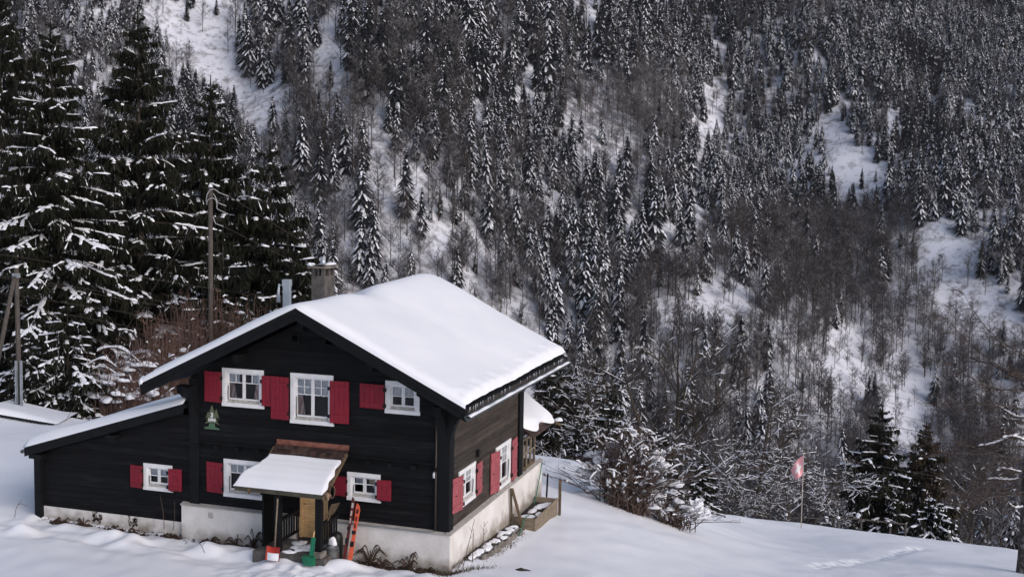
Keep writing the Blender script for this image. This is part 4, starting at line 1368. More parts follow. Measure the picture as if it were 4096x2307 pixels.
b = MB(); b.tube([[pl0[0], pl0[1], pl0[2]-.8], pl1], [.115, .095], 12); b.build('shaft', 'wood_pole', pole2)
b = MB(); b.tube([dep(-20, 1500, 47.6), dep(58, 1105, 48.3)], [.105, .085], 10); b.build('brace', 'wood_pole', pole2)
b = MB()
for u in (68, 88):
    b.bar(dep(u-1, 1632, 48.3), dep(u-4, 1442, 48.3), .05, .12)
b.build('metal_foot', 'zinc', pole2)
b = MB(); b.lathe(pl1, [(.1, -.01), (.1, .03), (.06, .09), (.01, .11)], 10); b.build('snow_cap', 'snow', pole2)
b = MB(); b.box(pl1[0]-.12, pl1[0]+.12, pl1[1]-.14, pl1[1]+.1, pl1[2]-.45, pl1[2]-.25); b.build('insulator_bracket', 'zinc', pole2)


def cable(pts, r, label, mt='cable'):
    b = MB()
    P = [dep(*p) for p in pts]; out = []
    for p, q in zip(P[:-1], P[1:]):
        L = np.linalg.norm(q-p)
        for t in np.linspace(0, 1, 12, endpoint=False):
            out.append(p+(q-p)*t-np.array([0, 0, .0016*L*L/4*4*t*(1-t)*.0]))
    out.append(P[-1])
    b.tube(out, r, 5)
    tag(b.build('power_cable', mt), label, 'cable')


cable([(-60, 1010, 47), (80, 1028, 48.4), (545, 1106, 52), (849, 1154, 54), (1127, 1193, 52), (1500, 1300, 50), (2111, 1590, 47), (2434, 1659, 46), (3000, 1768, 44), (3478, 1856, 43), (4200, 1985, 41)], .010, 'lowest brown power cable running right past the bush towards the bare tree')
cable([(-60, 1097, 47), (80, 1113, 48.4), (575, 1193, 52), (1200, 1290, 53), (2434, 1510, 50), (3000, 1613, 46), (3612, 1714, 44), (4200, 1815, 42)], .010, 'brown power cable crossing the dark thicket above the flag')
cable([(-60, 1103, 47.2), (80, 1120, 48.6), (600, 1215, 52), (1250, 1330, 53), (2473, 1572, 50), (3000, 1676, 46), (3600, 1789, 44), (4200, 1900, 42)], .010, 'brown power cable just under the one crossing above the flag')
cable([(-60, 1165, 47), (80, 1183, 48.4), (480, 1245, 50), (900, 1330, 53), (1300, 1420, 53)], .009, 'cable dropping from the left edge pole towards the chalet roof')
cable([(-60, 1205, 47), (80, 1222, 48.4), (430, 1287, 50), (800, 1370, 53), (1200, 1460, 53)], .009, 'lowest cable from the left edge pole towards the chalet roof')
cable([(915, 785, 53.8), (1345, 1050, 60), (1899, 1201, 70), (2365, 1317, 78), (2700, 1405, 84), (3150, 1500, 90), (3356, 1539, 92), (4200, 1720, 100)], .012, 'thin high cable running over the roof from the tall pole')
cable([(893, 905, 53.8), (1300, 1110, 62), (1870, 1240, 74), (2900, 1500, 95), (4200, 1800, 120)], .011, 'second thin cable below the high one from the tall pole')
cable([(824, 822, 53.8), (661, 1083, 52), (362, 1526, 49), (253, 1695, 47.8)], .009, 'slanting steel guy wire from the tall pole to the snow')
cable([(858, 880, 53.8), (872, 1010, 54), (895, 1160, 54.4), (915, 1290, 54.6)], .008, 'steep stay wire running down right of the tall pole')

# ================================================================== trees
def snow_strip(b, pts, wds, hts, mi):
    """ridge of snow lying along a branch"""
    o = len(b.V); n = len(pts)
    for i, p in enumerate(pts):
        d = np.array(pts[min(i+1, n-1)])-np.array(pts[max(i-1, 0)])
        s = np.array([-d[1], d[0], 0]); L = np.linalg.norm(s)
        s = s/L if L > 1e-6 else np.array([1.0, 0, 0])
        w, h = wds[i], hts[i]
        b.V.extend([tuple(p-s*w), tuple(p-s*w*.55+np.array([0, 0, h*.8])), tuple(p+np.array([0, 0, h])), tuple(p+s*w*.55+np.array([0, 0, h*.8])), tuple(p+s*w)])
    for i in range(n-1):
        for k in range(4):
            b.F.append((o+i*5+k, o+(i+1)*5+k, o+(i+1)*5+k+1, o+i*5+k+1)); b.I.append(mi); b.S.append(True)


HFV = np.array([HF[0], HF[1], 0.0])


def spruce_mesh(H, R, seed, dens=1.0, snow=.55, base=.05, dry=False, droop=.32, whorl=.62, top=1.0):
    """near spruce: trunk, tiers of boughs with hanging twigs, snow lumps along the boughs"""
    rnd = random.Random(seed)
    T, C, S = MB(), MB(), MB()
    lean = np.array([rnd.uniform(-.01, .01), rnd.uniform(-.01, .01)])
    T.tube([(lean[0]*h, lean[1]*h, h) for h in np.linspace(0, H*.97, 9)], [max(.012, .019*H*(1-.97*t)*.8) for t in np.linspace(0, 1, 9)], 8)
    z = H*base
    while z < H*.985:
        t = z/H
        Lz = R*(1-t)**(.66 if t < .8 else .66+.5*(t-.8))*(1.0 if t > .12 else .8+.2*t/.12)+.10
        nb = rnd.choice((4, 5, 6)) if t < .85 else 4
        a0 = rnd.uniform(0, 6.28)
        for k in range(nb):
            a = a0+6.283*k/nb+rnd.uniform(-.35, .35)
            L = Lz*rnd.uniform(.62, 1.18)
            dr = droop*rnd.uniform(.6, 1.4)*(1.1-t*.9)
            rise = .40*t
            n = 6 if L > .8 else 4
            zz = z+rnd.uniform(-.22, .22)*whorl
            d = np.array([math.cos(a), math.sin(a), 0]); s = np.array([-d[1], d[0], 0])
            curve = rnd.uniform(-.12, .12)
            pts = []
            for i in range(n+1):
                q = i/n
                pts.append(np.array([lean[0]*zz, lean[1]*zz, zz])+d*L*q+s*curve*L*q*q+np.array([0, 0, L*(rise*q-dr*q*q*1.5+dr*.55*q**4)]))
            T.tube(pts, [max(.006, .014*L*(1-.9*i/n)) for i in range(n+1)], 3, cap=False)
            lines = [(pts, d, s, L, 1.0)]
            for j in range(int(L*3.4)):                       # side branches in the plane of the bough
                q = rnd.uniform(.22, .92); i = min(int(q*n), n-1); f = q*n-i
                p = pts[i]*(1-f)+pts[i+1]*f; sd_ = rnd.choice((-1, 1))
                l2 = min(1.5, L*.42)*(1.08-q)**.5*rnd.uniform(.5, 1.0)
                d2 = d*rnd.uniform(.45, .9)+s*sd_*rnd.uniform(.5, .95); d2 /= np.linalg.norm(d2)
                sag = rnd.uniform(.12, .5)
                lines.append(([p+d2*l2*qq+np.array([0, 0, -sag*l2*qq*qq]) for qq in (0, .34, .67, 1)], d2, np.array([-d2[1], d2[0], 0]), l2, .75))
            sn = snow*(1.0 if t < .55 else max(.25, 1-(t-.55)*2.2))
            for P_, dd_, ss_, Ln, wk in lines:
                nn = len(P_)-1
                m = int(Ln*30*dens)+3
                for j in range(m):
                    q = (.06 if wk == 1 else .02)+.98*(j+rnd.random())/m
                    q = min(q, 1.0); i = min(int(q*nn), nn-1); f = q*nn-i
                    p = P_[i]*(1-f)+P_[i+1]*f
                    side = -1 if j % 2 else 1
                    l = (.24+.24*L**.5)*min(1, .25+.7*L)*rnd.uniform(.5, 1.3)*(1.15-.4*q)
                    hang = rnd.uniform(.5, 2.4)
                    dirv = ss_*side*rnd.uniform(.15, .9)+dd_*rnd.uniform(.0, .6)+np.array([0, 0, -hang])
                    dirv /= np.linalg.norm(dirv)
                    e = p+dirv*l
                    wv = np.cross(dirv, dd_); wn = np.linalg.norm(wv)
                    wv = wv/wn if wn > .1 else ss_
                    if rnd.random() < .5: wv = np.cross(dirv, wv)
                    w = rnd.uniform(.018, .042)+.005*L
                    mid = p+dirv*l*.55
                    C.add([p-wv*w*.4, p+wv*w*.4, mid+wv*w, e+wv*w*.15, e-wv*w*.15, mid-wv*w], [(0, 1, 2, 5), (5, 2, 3, 4)])
                    if rnd.random() < sn*.13:                 # dusting on single twigs
                        up = np.array([0, 0, .02])-HFV*.02
                        S.add([p-wv*w*.5+up, mid-wv*w*.7+up, mid*.6+e*.4+up, mid+wv*w*.7+up], [(0, 1, 2, 3)], 0)
                q = rnd.uniform(.2, .45) if wk == 1 else rnd.uniform(0, .3)
                cover = .88 if rnd.random() < sn*1.0 else .12
                while q < .97 and Ln > .3:
                    run = rnd.uniform(.16, .55)
                    if rnd.random() < cover:
                        q1 = min(1.02, q+run); K = 6; P2, W2, H2 = [], [], []
                        for i2 in range(K):
                            qq = min(1, q+(q1-q)*i2/(K-1)); i = min(int(qq*nn), nn-1); f = qq*nn-i
                            P2.append(P_[i]*(1-f)+P_[i+1]*f+np.array([0, 0, .015]))
                            e2 = math.sin(math.pi*(.10+.80*i2/(K-1)))**.7
                            W2.append((.030+.042*L**.5)*e2*rnd.uniform(.6, 1.6)*wk); H2.append((.035+.028*L**.5)*e2*rnd.uniform(.6, 1.5)*wk)
                        snow_strip(S, P2, W2, H2, 0)
                    q += run*.9+rnd.uniform(-.04, .05)
        z += whorl*rnd.uniform(.7, 1.25)*(1.0 if t < .8 else .75)
    # leader
    C.tube([(lean[0]*H, lean[1]*H, H*.93), (lean[0]*H, lean[1]*H, H*1.01)], [.07, .015], 5)
    nm = 'needles_dry' if dry else 'needles'
    return T.mesh('trunk', 'bark_dark'), C.mesh('crown', nm), S.mesh('snow_cover', 'snow_tree')


def place_tree(name, meshes, parts, loc, rz, sc, label, cat, group=None, sz=None):
    o = bpy.data.objects.new(name, None); o.location = loc; o.rotation_euler = (0, 0, rz); o.scale = (sc, sc, sz or sc); o.empty_display_size = .5
    COL.objects.link(o); tag(o, label, cat, group)
    for me, pn in zip(meshes, parts):
        c = bpy.data.objects.new(pn, me); COL.objects.link(c); c.parent = o
    return o


TP = ('trunk', 'crown', 'snowy_foliage')


def spot(u, d):
    p = dep(u, 1153, d)
    return np.array([p[0], p[1], gz(p[0], p[1])-.25])


def top_h(u, v, d):
    return dep(u, v, d)[2]-spot(u, d)[2]


SA = spruce_mesh(23, 4.9, 101, 1.0, .40, droop=.36, whorl=.66)
SB = spruce_mesh(22, 5.3, 102, 1.0, .58, droop=.50, whorl=.62)
SC = spruce_mesh(17, 3.6, 103, 1.0, .34, droop=.44, whorl=.54)
SD = spruce_mesh(12, 3.0, 104, 1.0, .40, droop=.42, whorl=.50)


def spruce_at(src, h0, u, v, d, label, group=None, rz=0, wide=1.0):
    h = top_h(u, v, d); k = h/h0
    return place_tree('spruce_tree', src, TP, spot(u, d), rz, k*wide, label, 'tree', group, sz=k)


spruce_at(SA, 23, 562, 55, 66, 'tallest dark spruce with a bare trunk showing, behind the left side of the chalet', rz=.4, wide=1.06)
spruce_at(SB, 22, 232, 95, 58, 'huge spruce at the left with snow piled along wide drooping boughs', rz=1.2, wide=1.0)
spruce_at(SC, 17, 846, 322, 70, 'slender pointed spruce right behind the tall utility pole', rz=2.2, wide=1.0)
spruce_at(SD, 12, 1072, 572, 69, 'right hand spruce of the dark row, left of the chimney', rz=.9, wide=1.12)
spruce_at(SA, 23, 18, -70, 69, 'spruce cut off by the left edge of the picture', rz=3.6, wide=.9)
GB = 'spruces filling the gaps at the back of the dark row'
GBL = 'dark spruce filling a gap between the tall trees of the left row'
for (src, h0, u, v, d, rz, wd) in ((SC, 17, 405, 640, 78, .3, 1.3), (SC, 17, 705, 660, 79, 1.9, 1.25), (SB, 22, 120, 480, 76, 2.6, .9), (SC, 17, 960, 760, 76, 4.4, 1.2), (SC, 17, 300, 700, 80, 5.2, 1.3), (SD, 12, 480, 800, 74, 1.1, 1.4)):
    spruce_at(src, h0, u, v, d, GBL, GB, rz, wd)
spruce_at(SD, 12, 1165, 860, 66, 'short snowy spruce at the right end of the row, by the chimney', rz=3.0, wide=1.15)
spruce_at(SD, 12, 900, 900, 62, 'low spruce just right of the tall pole foot', rz=4.0, wide=1.35)
SY = spruce_mesh(6, 1.9, 105, 1.0, 1.0, droop=.75, whorl=.42)
spruce_at(SY, 6, 265, 1190, 50.5, 'young spruce bowed under heavy snow beside the left edge pole', rz=.2, wide=1.25)
spruce_at(SY, 6, 110, 1330, 50, 'small snow bent spruce at the foot of the left edge pole', rz=2.2, wide=1.5)
spruce_at(SY, 6, 470, 1420, 52, 'small snow covered spruce above the lean-to roof', rz=4.0, wide=1.5)
# right of the house, below the shoulder
SR = spruce_mesh(11, 2.7, 106, 1.1, .42, droop=.38, whorl=.48)
SQ = spruce_mesh(9, 2.0, 107, 1.1, .30, dry=True, droop=.38, whorl=.42)
spruce_at(SR, 11, 3553, 1633, 78, 'dark snowy spruce right of the flag beyond the fence', rz=.5, wide=1.4)
spruce_at(SQ, 9, 3737, 1700, 84, 'brownish spruce with little snow, right of the dark snowy one', rz=.5, wide=1.25)
SS = spruce_mesh(3.2, 1.9, 108, 1.6, 1.5, droop=.55, whorl=.30)
spruce_at(SS, 3.2, 3781, 2010, 62, 'small star shaped spruce with snow laden boughs behind the fence post', rz=.2, wide=1.15)
SN = spruce_mesh(6.5, 1.9, 109, 1.2, .95, droop=.45, whorl=.40)
spruce_at(SN, 6.5, 2462, 1560, 52, 'snow laden young spruce directly behind the bare bush', rz=.2, wide=1.0)
spruce_at(SN, 6.5, 2320, 1700, 53.5, 'low snow laden spruce between the bare bush and the chalet', rz=2.0, wide=1.3)
spruce_at(SN, 6.5, 2640, 1720, 51.5, 'low snow laden spruce right behind the bush top', rz=3.1, wide=1.4)
spruce_at(SN, 6.5, 2830, 1850, 51.5, 'small snow laden spruce at the right side of the bush', rz=4.1, wide=1.5)
spruce_at(SR, 11, 2240, 1350, 72, 'dark spruce showing beyond the right eave of the roof', rz=1.5, wide=1.25)
spruce_at(SR, 11, 2390, 1440, 76, 'dark spruce between the right eave and the bush', rz=4.5, wide=1.25)


# ---- bare trees and bushes
def bare_mesh(H, seed, levels=4, snow=.5, spread=.75, r0=None, trunkf=.35, twig=1.0, upright=.35, kids=(3, 5), lean=0.0, thin=1.0):
    rnd = random.Random(seed); T, S = MB(), MB()

    def grow(p, d, L, r, lev):
        n = 4 if lev < 2 else 3
        pts = [p]; dd = d.copy()
        for i in range(n):
            dd = dd+np.array([rnd.gauss(0, .13), rnd.gauss(0, .13), rnd.gauss(0, .10)+upright*.12]); dd /= np.linalg.norm(dd)
            pts.append(pts[-1]+dd*L/n)
        T.tube(pts, [max(.006, r*(1-.55*i/n)) for i in range(n+1)], 5 if lev < 2 else 3, cap=False)
        if lev >= 0 and snow > 0:
            for i in range(n):
                seg = pts[i+1]-pts[i]; sl = abs(seg[2])/np.linalg.norm(seg)
                if sl < .86 and rnd.random() < snow*(1.15-sl*.7)*(1.25, 1.25, 1.1, .45, .25)[lev]:
                    rr_ = max(.012, r*(1-.5*i/n))
                    a, c = pts[i]+np.array([0, 0, rr_*.6]), pts[i+1]+np.array([0, 0, rr_*.6])
                    w = rr_*.8+.012; h = .025+.035*rnd.random()*(1 if lev < 3 else .5)
                    snow_strip(S, [a, a*.5+c*.5, c], [w*.6, w*1.1, w*.6], [h*.5, h, h*.5], 0)
        if lev < levels:
            m = rnd.randint(*kids)+(1 if lev == 0 else 0)
            for k in range(m):
                q = rnd.uniform(trunkf if lev == 0 else .25, 1); i = min(int(q*n), n-1); f = q*n-i
                bp = pts[i]*(1-f)+pts[i+1]*f
                a = rnd.uniform(0, 6.28); s1 = np.cross(dd, [0.3, .2, 1]); s1 /= np.linalg.norm(s1)+1e-6; s2 = np.cross(dd, s1)
                nd = dd*(1-spread*.5)+(s1*math.cos(a)+s2*math.sin(a))*spread*rnd.uniform(.7, 1.1)+np.array([0, 0, upright*.25])
                nd /= np.linalg.norm(nd)
                grow(bp, nd, L*rnd.uniform(.42, .72), r*rnd.uniform(.38, .6), lev+1)
    grow(np.zeros(3), np.array([lean, 0, 1.0]), H*.62, (r0 or H*.014)*thin, 0)
    return T.mesh('branches', 'bark_dark'), S.mesh('snow_cover', 'snow_tree')


BP_ = ('branches', 'snow_cover')
B1 = bare_mesh(10, 201, 4, .5, .80, kids=(4, 5)); B2 = bare_mesh(9, 202, 4, .62, .95, upright=.2, kids=(4, 5)); B3 = bare_mesh(11, 203, 4, .38, .65, kids=(4, 5)); B4 = bare_mesh(7, 204, 4, .62, 1.0, upright=.12, trunkf=.15, kids=(4, 6))


def bare_at(src, h0, u, v, d, label, group=None, rz=0.0, wide=1.0):
    h = top_h(u, v, d); k = h/h0
    return place_tree('bare_tree', src, BP_, spot(u, d), rz, k*wide, label, 'tree', group, sz=k)


BT = [(B1, 10, 2560, 1400, 64, 0, 'snow laden bare tree rising behind the bush, left of the white trunk'), (B3, 11, 2700, 1330, 66, 1, 'tall bare tree with whitened slanting limbs above the bush'),
      (B2, 9, 2890, 1640, 60, 2, 'spreading bare tree with snow on every limb, right of the bush'), (B1, 10, 3085, 1540, 61, 3.3, 'bare tree with white forked limbs left of the flag'),
      (B2, 9, 3010, 1780, 58, 4, 'low bare tree with tangled snowy limbs left of the flagpole'), (B4, 7, 3190, 1800, 58, 5, 'wide low bare tree directly behind the flag'),
      (B2, 9, 3280, 1720, 63, 1.2, 'bare tree with level snowy limbs right of the flag'), (B4, 7, 3370, 1930, 59, 2.7, 'low bare tree with drooping snowy limbs above the fence'),
      (B1, 10, 2420, 1480, 67, 5.5, 'bare tree with snowy limbs beyond the glazed porch roof'), (B4, 7, 2330, 1620, 60, .7, 'low bare tree with snowy limbs just right of the porch roof'),
      (B3, 11, 3900, 1850, 70, 4.8, 'bare tree with few snowy limbs near the right edge'), (B2, 9, 2770, 1560, 70, .4, 'bare tree behind the right flank of the bush'), (B4, 7, 2960, 1900, 56.5, 4.4, 'snowy brush right of the bush at the edge of the shoulder'), (B4, 7, 3110, 1950, 57, 1.4, 'snowy brush between the shoulder and the flagpole')]
for s_, h0, u, v, d, rz, lab in BT:
    bare_at(s_, h0, u, v, d, lab, None, rz, 1.35 if s_ is B4 or s_ is B2 else 1.2)
bare_at(B3, 11, 60, 560, 57, 'thin bare trunk standing before the spruces at the far left', None, 2.0, .45)

# right edge tree with lichen-grey trunk
def edge_tree():
    rnd = random.Random(77); T, S, W = MB(), MB(), MB()
    d = 44.0; base = dep(4093, 2330, d); base[2] = gz(base[0], base[1])-.3
    topz = dep(4093, 1500, d)[2]-base[2]
    root = empty('bare_tree', base, 'thick lichen spotted trunk at the right edge with snowy branches reaching left', 'tree')
    P = [base+np.array([.04*math.sin(h*1.1), .05*math.sin(h*.7), h]) for h in np.linspace(0, topz+4.5, 14)]
    T.tube(P, [.30*(1-i/13)**.8+.015 for i in range(14)], 10)
    hv = np.array([HR[0], HR[1], 0])
    for (v, Lx, up, sn) in ((1655, -1.3, .22, 1), (1690, -1.15, .35, 1), (1735, -2.1, -.35, 1), (1745, -1.2, .12, 1), (1870, -1.3, -.12, 1), (1900, -1.6, -.3, .6), (1960, -2.4, -.55, .3), (2030, -.75, .32, 1), (1820, -2.8, .5, .2), (1780, -3.2, -.3, .15), (1560, -3.2, 1.0, .1), (1480, -3.6, 2.0, .1), (1420, -3.0, 2.6, .0), (1980, -2.9, .2, .2), (1500, -2.4, .7, .1), (1620, -3.4, .2, .15)):
        z = dep(4093, v, d)[2]
        p0 = np.array([base[0], base[1], z])
        pts = [p0]; n = 8; ya = rnd.uniform(-.5, .5)
        for i in range(1, n+1):
            q = i/n
            pts.append(p0+hv*Lx*q+np.array([0, ya*q, up*q*q+.10*math.sin(q*5+v)]))
        r = .055 if sn > .5 else .04
        T.tube(pts, [max(.008, r*(1-.8*i/n)) for i in range(n+1)], 5)
        for k in range(int(14+6*abs(Lx))):
            i = rnd.randint(1, n); p = pts[i]; a = rnd.uniform(0, 6.28); l = rnd.uniform(.35, 1.1)
            q1 = p+np.array([HR[0]*-.5*l, HR[1]*-.5*l, 0])+np.array([math.cos(a)*.35*l, math.sin(a)*.5*l, rnd.uniform(-.25, .45)*l])
            q2 = q1+np.array([HR[0]*-.35*l, HR[1]*-.35*l, rnd.uniform(-.1, .35)*l])
            W.tube([p, q1, q2], [.012, .008, .004], 3, cap=False)
            for kk in range(3):
                e = q1+np.array([rnd.gauss(0, .25), rnd.gauss(0, .25), rnd.gauss(.08, .2)])*l; W.tube([q1, e], [.007, .003], 3, cap=False)
        if sn > .5:
            for i in range(2, n):
                a, c = pts[i]+np.array([0, 0, .03]), pts[i+1]+np.array([0, 0, .02])
                h = rnd.uniform(.05, .13)
                snow_strip(S, [a, a*.5+c*.5, c], [.035, .062, .035], [h*.6, h*.85, h*.5], 0)
    T.build('trunk', mat('lichen_bark', (.055, .045, .04), .9, col2=(.20, .19, .18), scale=7, lo=.52, hi=.66, bump=.6, bscale=12), root)
    W.build('twigs', 'twig_brown', root); S.build('snow_cover', 'snow_tree', root)


edge_tree()

# ---- the bare bush on the right
def bush_thing(c, n, H, spread, seed, label, lumps, mt='twig_brown', rb=.012, wide_x=1.0, sp_=.13, upr=False):
    rnd = random.Random(seed); T, S = MB(), MB()
    root = empty('bare_bush', c, label, 'bush')
    for k in range(n):
        a = rnd.uniform(0, 6.28); sp = spread*abs(rnd.gauss(0, .55)); h = H*rnd.uniform(.45, 1.0)*(1-.35*min(1, sp/spread))
        p = np.array(c)+np.array([rnd.gauss(0, .28)*wide_x, rnd.gauss(0, .2), -.1])
        dx = np.array([math.cos(a)*sp*wide_x, math.sin(a)*sp*.7, 0])
        pts = [p+dx*(q**1.5)+np.array([rnd.gauss(0, .03), rnd.gauss(0, .03), h*math.sin(min(q*1.25, 1.45))/.97]) for q in np.linspace(0, 1, 7)]
        r = rb*rnd.uniform(.7, 1.4)
        T.tube(pts, [r*(1.2-.9*i/6) for i in range(7)], 3, cap=False)
        for j in range(rnd.randint(5, 9)):
            i = rnd.randint(2, 6); l = rnd.uniform(.15, .5); q = pts[i]; e = q+np.array([rnd.gauss(dx[0]*.15, .22), rnd.gauss(0, .2), rnd.uniform(.0, .35)])*l*2
            T.tube([q, q*.5+e*.5+np.array([0, 0, .03]), e], [r*.5, r*.4, r*.2], 3, cap=False)
            if rnd.random() < sp_:
                snow_strip(S, [q+[0, 0, .01], q*.5+e*.5+[0, 0, .04], e+[0, 0, .01]], [.03, .05, .02], [.03, .06, .02], 0)
    for (x, y, z, rx, ry, rz_) in lumps:
        S.blob(np.array(c)+np.array([x, y, z]), (rx*rnd.uniform(.9, 1.5), ry, rz_*.8), jit=.34, flat=.3, rnd=rnd)
    T.build('stems', mt, root); S.build('snow_on_bush', 'snow_tree', root)
    return root


bc = np.array([2.35, 13.0, 0]); bc[2] = gz(bc[0], bc[1])
rr = random.Random(31)
lum = []
for k in range(70):
    a = rr.uniform(0, 6.28); q = rr.random()**.6
    x, y = math.cos(a)*2.0*q, .55+math.sin(a)*.7*q
    z = rr.uniform(.35, 3.1)*(1-.45*q)
    s = rr.uniform(.07, .23)
    lum.append((x, y, z, s*1.3, s, s*.75))
lum += [(-1.35, .2, .35, .45, .35, .25), (-.5, .7, 1.75, .30, .28, .2), (.9, .7, 1.8, .3, .25, .2), (1.5, .6, 1.0, .3, .25, .18)]
bush_thing(bc, 520, 3.6, 2.2, 32, 'large bare bush clogged with snow on the slope right of the chalet', lum, 'twig_bush', wide_x=1.25, rb=.017)
b2c = np.array([4.0, 13.6, 0]); b2c[2] = gz(b2c[0], b2c[1])
bush_thing(b2c, 170, 1.5, 1.35, 33, 'low bare bush sprawling right of the large one', [(rr.uniform(-1.1, 1.1), rr.uniform(-.3, .6), rr.uniform(.15, 1.0), rr.uniform(.1, .26), rr.uniform(.1, .2), rr.uniform(.06, .12)) for k in range(9)], 'twig_bush', wide_x=1.2, rb=.015)
b3c = dep(2790, 2000, 46.0); b3c[2] = gz(b3c[0], b3c[1])
S3 = MB()
for q in ((0, 0, .35, .26, .22, .50), (-.12, 0, .1, .42, .3, .22), (.30, .1, .2, .3, .2, .24)):
    S3.blob(b3c+np.array(q[:3]), q[3:], jit=.12)
tag(S3.build('snow_covered_stump', 'snow_tree'), 'tall lump of snow over a stump at the right end of the bushes', 'stump')
bb = MB(); pg = dep(2400, 1985, 43.0)
for p, q in (((2368, 2010), (2440, 1950)), ((2440, 1950), (2485, 1985)), ((2485, 1985), (2425, 2035)), ((2415, 2035), (2480, 2050)), ((2440, 1950), (2470, 2040))):
    a, c = dep(*p, 42.2), dep(*q, 42.2); bb.bar(a, c, .07, .07)
    snow_strip(bb, [a+[0, 0, .03], a*.5+c*.5+[0, 0, .04], c+[0, 0, .03]], [.06, .08, .06], [.06, .10, .06], 1)
tag(bb.build('broken_frame', ['wood_old', 'snow_tree']), 'collapsed wooden frame under snow at the foot of the large bush', 'frame')

# thicket behind the left eave
for i, (u, d, tv, n, lab) in enumerate(((640, 52, 1200, 300, 'reddish bare shrub left of the tall utility pole'), (740, 53, 1120, 330, 'reddish bare shrub close behind the pole foot'), (860, 54, 1100, 330, 'reddish bare shrub right of the tall utility pole'),
                                    (980, 54, 1130, 280, 'reddish bare shrub between the pole and the flue'), (1090, 55, 1130, 110, 'bare shrub just left of the chimney'), (540, 51, 1290, 220, 'snow clogged bare shrub above the lean-to roof'), (440, 50.5, 1360, 160, 'low bare shrub with one snowy bowed limb over the lean-to'))):
    c = spot(u, d); c[2] += .1; rr = random.Random(60+i); H = dep(u, tv, d)[2]-c[2]
    lumps = [(rr.uniform(-1.2, 1.2), rr.uniform(-.6, .2), rr.uniform(H*.3, H*.62 if i > 4 or i < 2 else H*.5), rr.uniform(.15, .42), rr.uniform(.1, .25), rr.uniform(.08, .2)) for k in range(16 if i in (0, 5, 6) else 3)]
    bush_thing(c, n, H, 1.3, 70+i, lab, lumps, 'twig_red', .018, 1.9, .05 if i > 4 else .01)
    if i in (0, 5, 6):
        A = MB(); W_ = MB()
        rt_ = [o for o in bpy.data.objects if o.get('label') == lab][0]
        for k in range(4):
            p = np.array(c)+np.array([.5, .2, H*.35+.35*k]); e = p+np.array([-HR[0]*rr.uniform(1.6, 2.8), -HR[1]*1.5, rr.uniform(-.4, .5)])
            pts = [p+(e-p)*t+np.array([0, 0, .8*math.sin(t*2.6)]) for t in np.linspace(0, 1, 9)]
            A.tube(pts, [.045-.03*t for t in np.linspace(0, 1, 9)], 5)
            snow_strip(W_, [q+np.array([0, 0, .04]) for q in pts[1:]], [.06+.04*math.sin(q*2.1+k) for q in range(8)], [.10+.05*math.sin(q*1.7+k) for q in range(8)], 0)
        A.build('bowed_limb', 'bark_dark', rt_); W_.build('limb_snow', 'snow_tree', rt_)

# ================================================================== the forest across the valley
def far_spruce(H, R, seed, snow=.8, wh=15):
    wh = int(wh*1.45)
    rnd = random.Random(seed); b = MB()
    b.tube([(0, 0, 0), (0, 0, H*.5), (0, 0, H)], [.20, .12, .02], 4, 2, cap=False)
    for k in range(wh):
        t = .10+.88*(k+rnd.uniform(-.2, .2))/wh
        if t > .985: t = .985
        z = H*t; Lz = R*(1-t)**.75*(1 if t > .22 else .75)+.12
        nb = 9 if t < .75 else 6; a0 = rnd.uniform(0, 6.28)
        for j in range(nb):
            a = a0+6.283*j/nb+rnd.uniform(-.3, .3); L = Lz*rnd.uniform(.6, 1.2)
            dr = rnd.uniform(.45, .8)
            d = np.array([math.cos(a), math.sin(a), 0]); s = np.array([-d[1], d[0], 0])
            p0 = np.array([0, 0, z+.1*L]); p1 = p0+d*L*.5+np.array([0, 0, -L*dr*.30]); p2 = p0+d*L+np.array([0, 0, -L*dr])
            w1 = .15*L+.11; w2 = .06*L+.03
            lo = np.array([0, 0, -.28*L-.1])
            b.add([p0-s*.06, p0+s*.06, p1+s*w1, p2+s*w2, p2-s*w2, p1-s*w1], [(0, 1, 2, 5), (5, 2, 3, 4)], 0)
            b.add([p0+lo*.3, p1+s*w1*.8+lo, p2+lo*1.1, p1-s*w1*.8+lo], [(0, 1, 2, 3)], 0)
            if rnd.random() < snow*.78:
                u = np.array([0, 0, .07]); q0 = p0*.75+p1*.25
                f = rnd.uniform(.45, .95)
                b.add([q0-s*.08+u, q0+s*.08+u, p1+s*w1*f+u*1.8, p2+s*w2*.9+u, p2-s*w2*.9+u, p1-s*w1*f+u*1.8], [(0, 1, 2, 5), (5, 2, 3, 4)], 1, True)
    return b.mesh('spruce_tree', ['needles_far', 'snow_far', 'bark_dark'])


